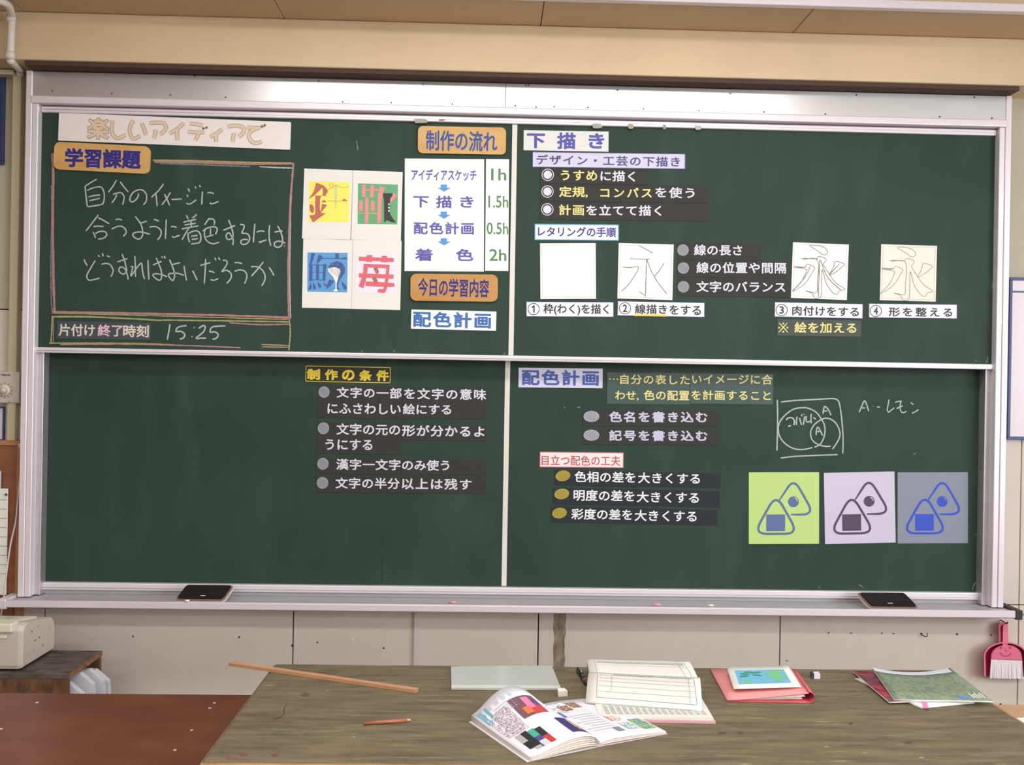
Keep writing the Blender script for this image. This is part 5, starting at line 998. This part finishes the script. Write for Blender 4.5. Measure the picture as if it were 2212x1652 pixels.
# cream machine on the shelf
m1 = onZ(57, 1447, SZ+.006); m2 = onZ(109, 1402, SZ+.006)
xm = (m1.x+m2.x)/2; ym0, ym1 = m1.y, m2.y
zf = onY(57, 1352, ym0).z; zbk = onY(109, 1328, ym1-.01).z
t = thing('printer', (xm-.2, (ym0+ym1)/2, SZ), 'cream office machine with grey-green window lid on the wooden shelf', 'office machine')
prof = [(ym0+.004, SZ+.008), (ym0, SZ+.02), (ym0+.002, zf-.018), (ym0+.012, zf-.002), (ym0+.03, zf+.004), (ym1-.06, zbk+.002), (ym1-.02, zbk-.004), (ym1-.004, zbk-.022), (ym1, zbk-.05), (ym1, SZ+.02), (ym1-.006, SZ+.008)]
cen = Vector((0, sum(p[0] for p in prof)/len(prof), sum(p[1] for p in prof)/len(prof)))
V, Fc = [], []; n = len(prof)
for x, s in ((xm-.42, 1), (xm-.014, 1), (xm-.004, .975), (xm, .93)):
    for y, z in prof: V.append(Vector((x, cen.y+(y-cen.y)*s, cen.z+(z-cen.z)*s)))
for i in range(3):
    for k in range(n): Fc.append([i*n+k, i*n+(k+1) % n, (i+1)*n+(k+1) % n, (i+1)*n+k])
Fc += [list(range(n))[::-1], [3*n+k for k in range(n)]]
bdy = obj('body', V, Fc, CREAM, t, smooth=False)
def onlid(x, s, lift): 
    a = Vector((x, ym0+.03, zf+.004)); b2 = Vector((x, ym1-.06, zbk+.002)); p = a.lerp(b2, s); return p+Vector((0, -.1, 1)).normalized()*lift
def lidbox(name, xa, xb, s0, s1, l0, l1, m, par=t): 
    V = [onlid(xa, s0, l0), onlid(xb, s0, l0), onlid(xb, s1, l0), onlid(xa, s1, l0), onlid(xa, s0, l1), onlid(xb, s0, l1), onlid(xb, s1, l1), onlid(xa, s1, l1)]
    return obj(name, V, BF, m, par)
box('lid_lip', xm-.41, xm-.028, ym0-.012, ym0+.032, zf-.020, zf+.010, mat('light_cream_plastic', (220, 216, 194), .4), t, .005, 2)
ld = lidbox('lid', xm-.40, xm-.035, .0, .97, .0005, .007, mat('light_cream_plastic', (220, 216, 194), .4)); lidbox('window', xm-.37, xm-.07, .14, .86, .0072, .0082, mat('grey_green_window', (186, 200, 172), .25), ld); lidbox('green_label', xm-.22, xm-.09, .18, .42, .0083, .0089, mat('lime_label', (186, 214, 130), .4), ld)
box('front_slot', xm-.41, xm-.05, ym0-.0035, ym0+.003, zf-.040, zf-.030, mat('cream_groove', (232, 228, 208), .4), t, .001, 1)
for fx in (xm-.03, xm-.35):
    for fy in (ym0+.025, ym1-.025): tube('foot', [(fx, fy, SZ+.0006), (fx, fy, SZ+.009)], .008, GASKET, t)
for k, (sx, sz, w_, h_) in enumerate(((.28, .76, .07, .05), (.46, .80, .06, .03), (.38, .52, .09, .05), (.50, .54, .07, .05), (.60, .32, .08, .05), (.80, .64, .03, .03), (.35, .30, .03, .05))):
    yy = ym0+(ym1-ym0)*sx; zz = SZ+(zf-SZ)*sz
    obj('side_mark', [Vector((xm+.0006, yy+a*w_*.14, zz+b2*h_*.14)) for a, b2 in ((-.5, -.5), (.5, -.4), (.5, .5), (-.5, .4))], [[0, 1, 2, 3]], flat('side_mark_ink', (140, 134, 120)), t)
# brown notice board with papers on the left wall
xl = onY(41, 1100, .0).x; zt_ = onY(20, 955, .0).z; zb_ = onY(20, 1330, .0).z-.15
t = thing('notice_board', (xl-.4, YW, (zt_+zb_)/2), 'brown wooden notice board on the wall at the left edge', 'notice board')
WB = mat('brown_board_wood', (142, 88, 60), .55, rgb2=(122, 72, 48), scale=5, stretch=(1, 1, 4))
box('panel', xl-.8, xl-.010, .004, YW-.001, zb_, zt_-.012, WB, t); box('top_rail', xl-.8, xl, -.002, YW-.0005, zt_-.0118, zt_+.006, mat('light_board_edge', (168, 116, 78), .5), t, .002); box('side_rail', xl-.0098, xl, -.002, YW-.0005, zb_, zt_-.012, mat('light_board_edge', (168, 116, 78), .5), t, .001)
def hang(name, px, yv, m, label, cat='paper'):
    P = [onY(*p, yv) for p in px]; V = P+[p+Vector((0, -.0008, 0)) for p in P]; o = obj(name, V, BF, m); tag(o, label, cat); return o
o = hang('notice_paper', ((-110, 1053), (18, 1055), (14, 1285), (-116, 1283)), -.003, PAPER, 'white printed paper pinned on the brown board at the left edge')
for k in range(9): obj('printed_line', [onY(*p, -.0045) for p in ((-95, 1077+20*k), (15, 1078.5+20*k), (15, 1080.5+20*k), (-95, 1079+20*k))], [[0, 1, 2, 3]], flat('print_line', (176, 178, 186)), o)
tube('push_pin', [onY(13, 1068, -.0045), onY(13, 1068, -.012)], .004, INK, o, 10)
hang('notice_paper', ((-60, 1015), (3, 1017), (2, 1056), (-60, 1054)), -.0055, flat('pale_blue_paper', (196, 206, 214)), 'pale blue edged paper above the white paper at the left edge')
# cord
tag(tube('cord', smooth_path([onY(41, 958, -.016), onY(47, 985, -.014), onY(43, 1035, -.014), onY(38, 1085, -.014), onY(33, 1130, -.014), onY(22, 1180, -.02), onY(14, 1240, -.03), onY(8, 1290, -.03), onY(0, 1340, -.03)]), .0028, mat('white_cord', (206, 198, 184), .5)), 'thin white cord hanging over the brown notice board', 'cord')
# dial switch box
a, b2 = onY(42, 803, .012), onY(42, 871, .012)
t = thing('dial_switch', (a.x-.1, YW, (a.z+b2.z)/2), 'cream wall control box with a round dial left of the board frame', 'switch')
box('housing', a.x-.20, a.x, .012, YW-.0005, b2.z, a.z, CREAM, t, .004)
c = onY(11, 843, .012); tube('dial', [(c.x, .012, c.z), (c.x, .004, c.z)], .020, mat('dial_ring', (222, 216, 198), .4), t, 24); k_ = tube('knob', [(c.x, .0038, c.z), (c.x, -.008, c.z)], [.0125, .0105], mat('dial_knob', (196, 190, 170), .4), t, 20)
for k in range(10):
    a_ = math.radians(120-30*k); q = Vector((c.x+.026*math.cos(a_), .0112, c.z+.026*math.sin(a_))); tube('dial_mark', [q, q+Vector((0, -.0012, 0))], .0018, INK, t, 6)
letters(t, [('National', (3, 806.5), (22, 807), (3, 811.5))], INK, Y=.012, lift=.0008, off=.02)
letters(t, [('2', (17, 866), (20, 866), (17, 871))], INK, Y=.012, lift=.0008)
# small framed card, blue notice board top left, framed board right
def framed(label, px, frame_m, face_m, fw_, th=.02, cat='notice board', name='framed_board', yv=None):
    yv = YW-th if yv is None else yv
    P = [onY(*p, yv) for p in px]; x0, x1 = P[0].x, P[1].x; z1, z0 = (P[0].z+P[1].z)/2, (P[2].z+P[3].z)/2
    t = thing(name, ((x0+x1)/2, YW, (z0+z1)/2), label, cat)
    box('face', x0+fw_, x1-fw_, yv+.004, YW-.0005, z0+fw_, z1-fw_, face_m, t)
    for q in ((x0, x1, z1-fw_, z1), (x0, x1, z0, z0+fw_), (x0, x0+fw_, z0+fw_, z1-fw_), (x1-fw_, x1, z0+fw_, z1-fw_)): box('frame_rail', q[0], q[1], yv, YW-.0005, q[2], q[3], frame_m, t, .0015, 1)
    return t, x0, x1, z0, z1, yv
BLF = mat('blue_frame', (62, 72, 122), .45)
framed('small white card in a dark blue rounded frame under the dial switch', ((-130, 877), (9, 877), (7, 951), (-130, 951)), BLF, mat('frame_white', (206, 206, 214), .5), .006, .012, 'frame', 'framed_card')
framed('dark blue edged notice board at the top left of the wall', ((-300, 150), (9.5, 151), (4, 352), (-300, 350)), mat('deep_blue_frame', (38, 56, 96), .45), mat('navy_face', (44, 64, 104), .5), .012, .015)
t, x0, x1, z0, z1, yv = framed('white notice board with blue frame at the right edge beside the blackboard', ((2182, 604), (2700, 604), (2695, 953), (2178, 953)), BLF, mat('board_white', (222, 214, 222), .4), .011, .022)
zl = onY(2195, 629, yv).z; box('blue_line', x0+.011, x1-.011, yv+.002, yv+.0045, zl-.004, zl+.002, BLF, t)
# pipes: cream conduit at the top left, thin pipe at the right
PC = mat('white_conduit', (214, 208, 200), .45)
t = thing('conduit', (-2.0, 0, 2.2), 'white pipe coming over the beam and down beside the blackboard frame', 'pipe')
tube('pipe', smooth_path([onZ(-70, -6, 2.757), onZ(-15, 0, 2.757), onZ(10, 6, 2.757), onZ(21, 17, 2.753), onY(25, 38, -.135), onY(24, 70, -.135), onY(22, 128, -.135)]), .0125, PC, t, 14)
for y_ in (40, 120): q = onY(24 if y_ < 50 else 22, y_, -.135); tube('coupling', [q+Vector((0, 0, .012)), q-Vector((0, 0, .012))], .0155, PC, t, 14)
p0 = onY(22, 130, -.135); p1 = onY(33, 141, -.06); p2 = onY(43, 152, .0); 
tube('elbow', smooth_path([p0, p0.lerp(p1, .5)+Vector((0, 0, -.002)), p1, p2]), .0125, PC, t, 14)
tube('lower_pipe', [p2, onY(43.5, 165, .03)], .012, PC, t, 14)
xa = onY(37, 400, .02).x
tag(box('cable_trunk', xa-.022, xa+.008, .018, YW-.0005, .712, 2.60, mat('trunk_ivory', (196, 184, 152), .5), None, .003), 'ivory vertical cable trunk beside the left post of the blackboard', 'cable trunk')
tag(box('wall_rail', onY(-60, 137, .02).x, onY(38, 137, .02).x-.004, .0, YW-.0005, 2.585, 2.603, mat('rail_paint', (190, 180, 160), .6), None, .002), 'narrow painted rail under the beam at the top left corner', 'rail')
q = onY(2192, 1322, YW-.01); tag(tube('wall_pipe', [(q.x, YW-.012, q.z), (q.x+.8, YW-.012, q.z)], .0075, mat('cream_pipe', (226, 214, 184), .5)), 'thin cream pipe running right from the tray end', 'pipe')
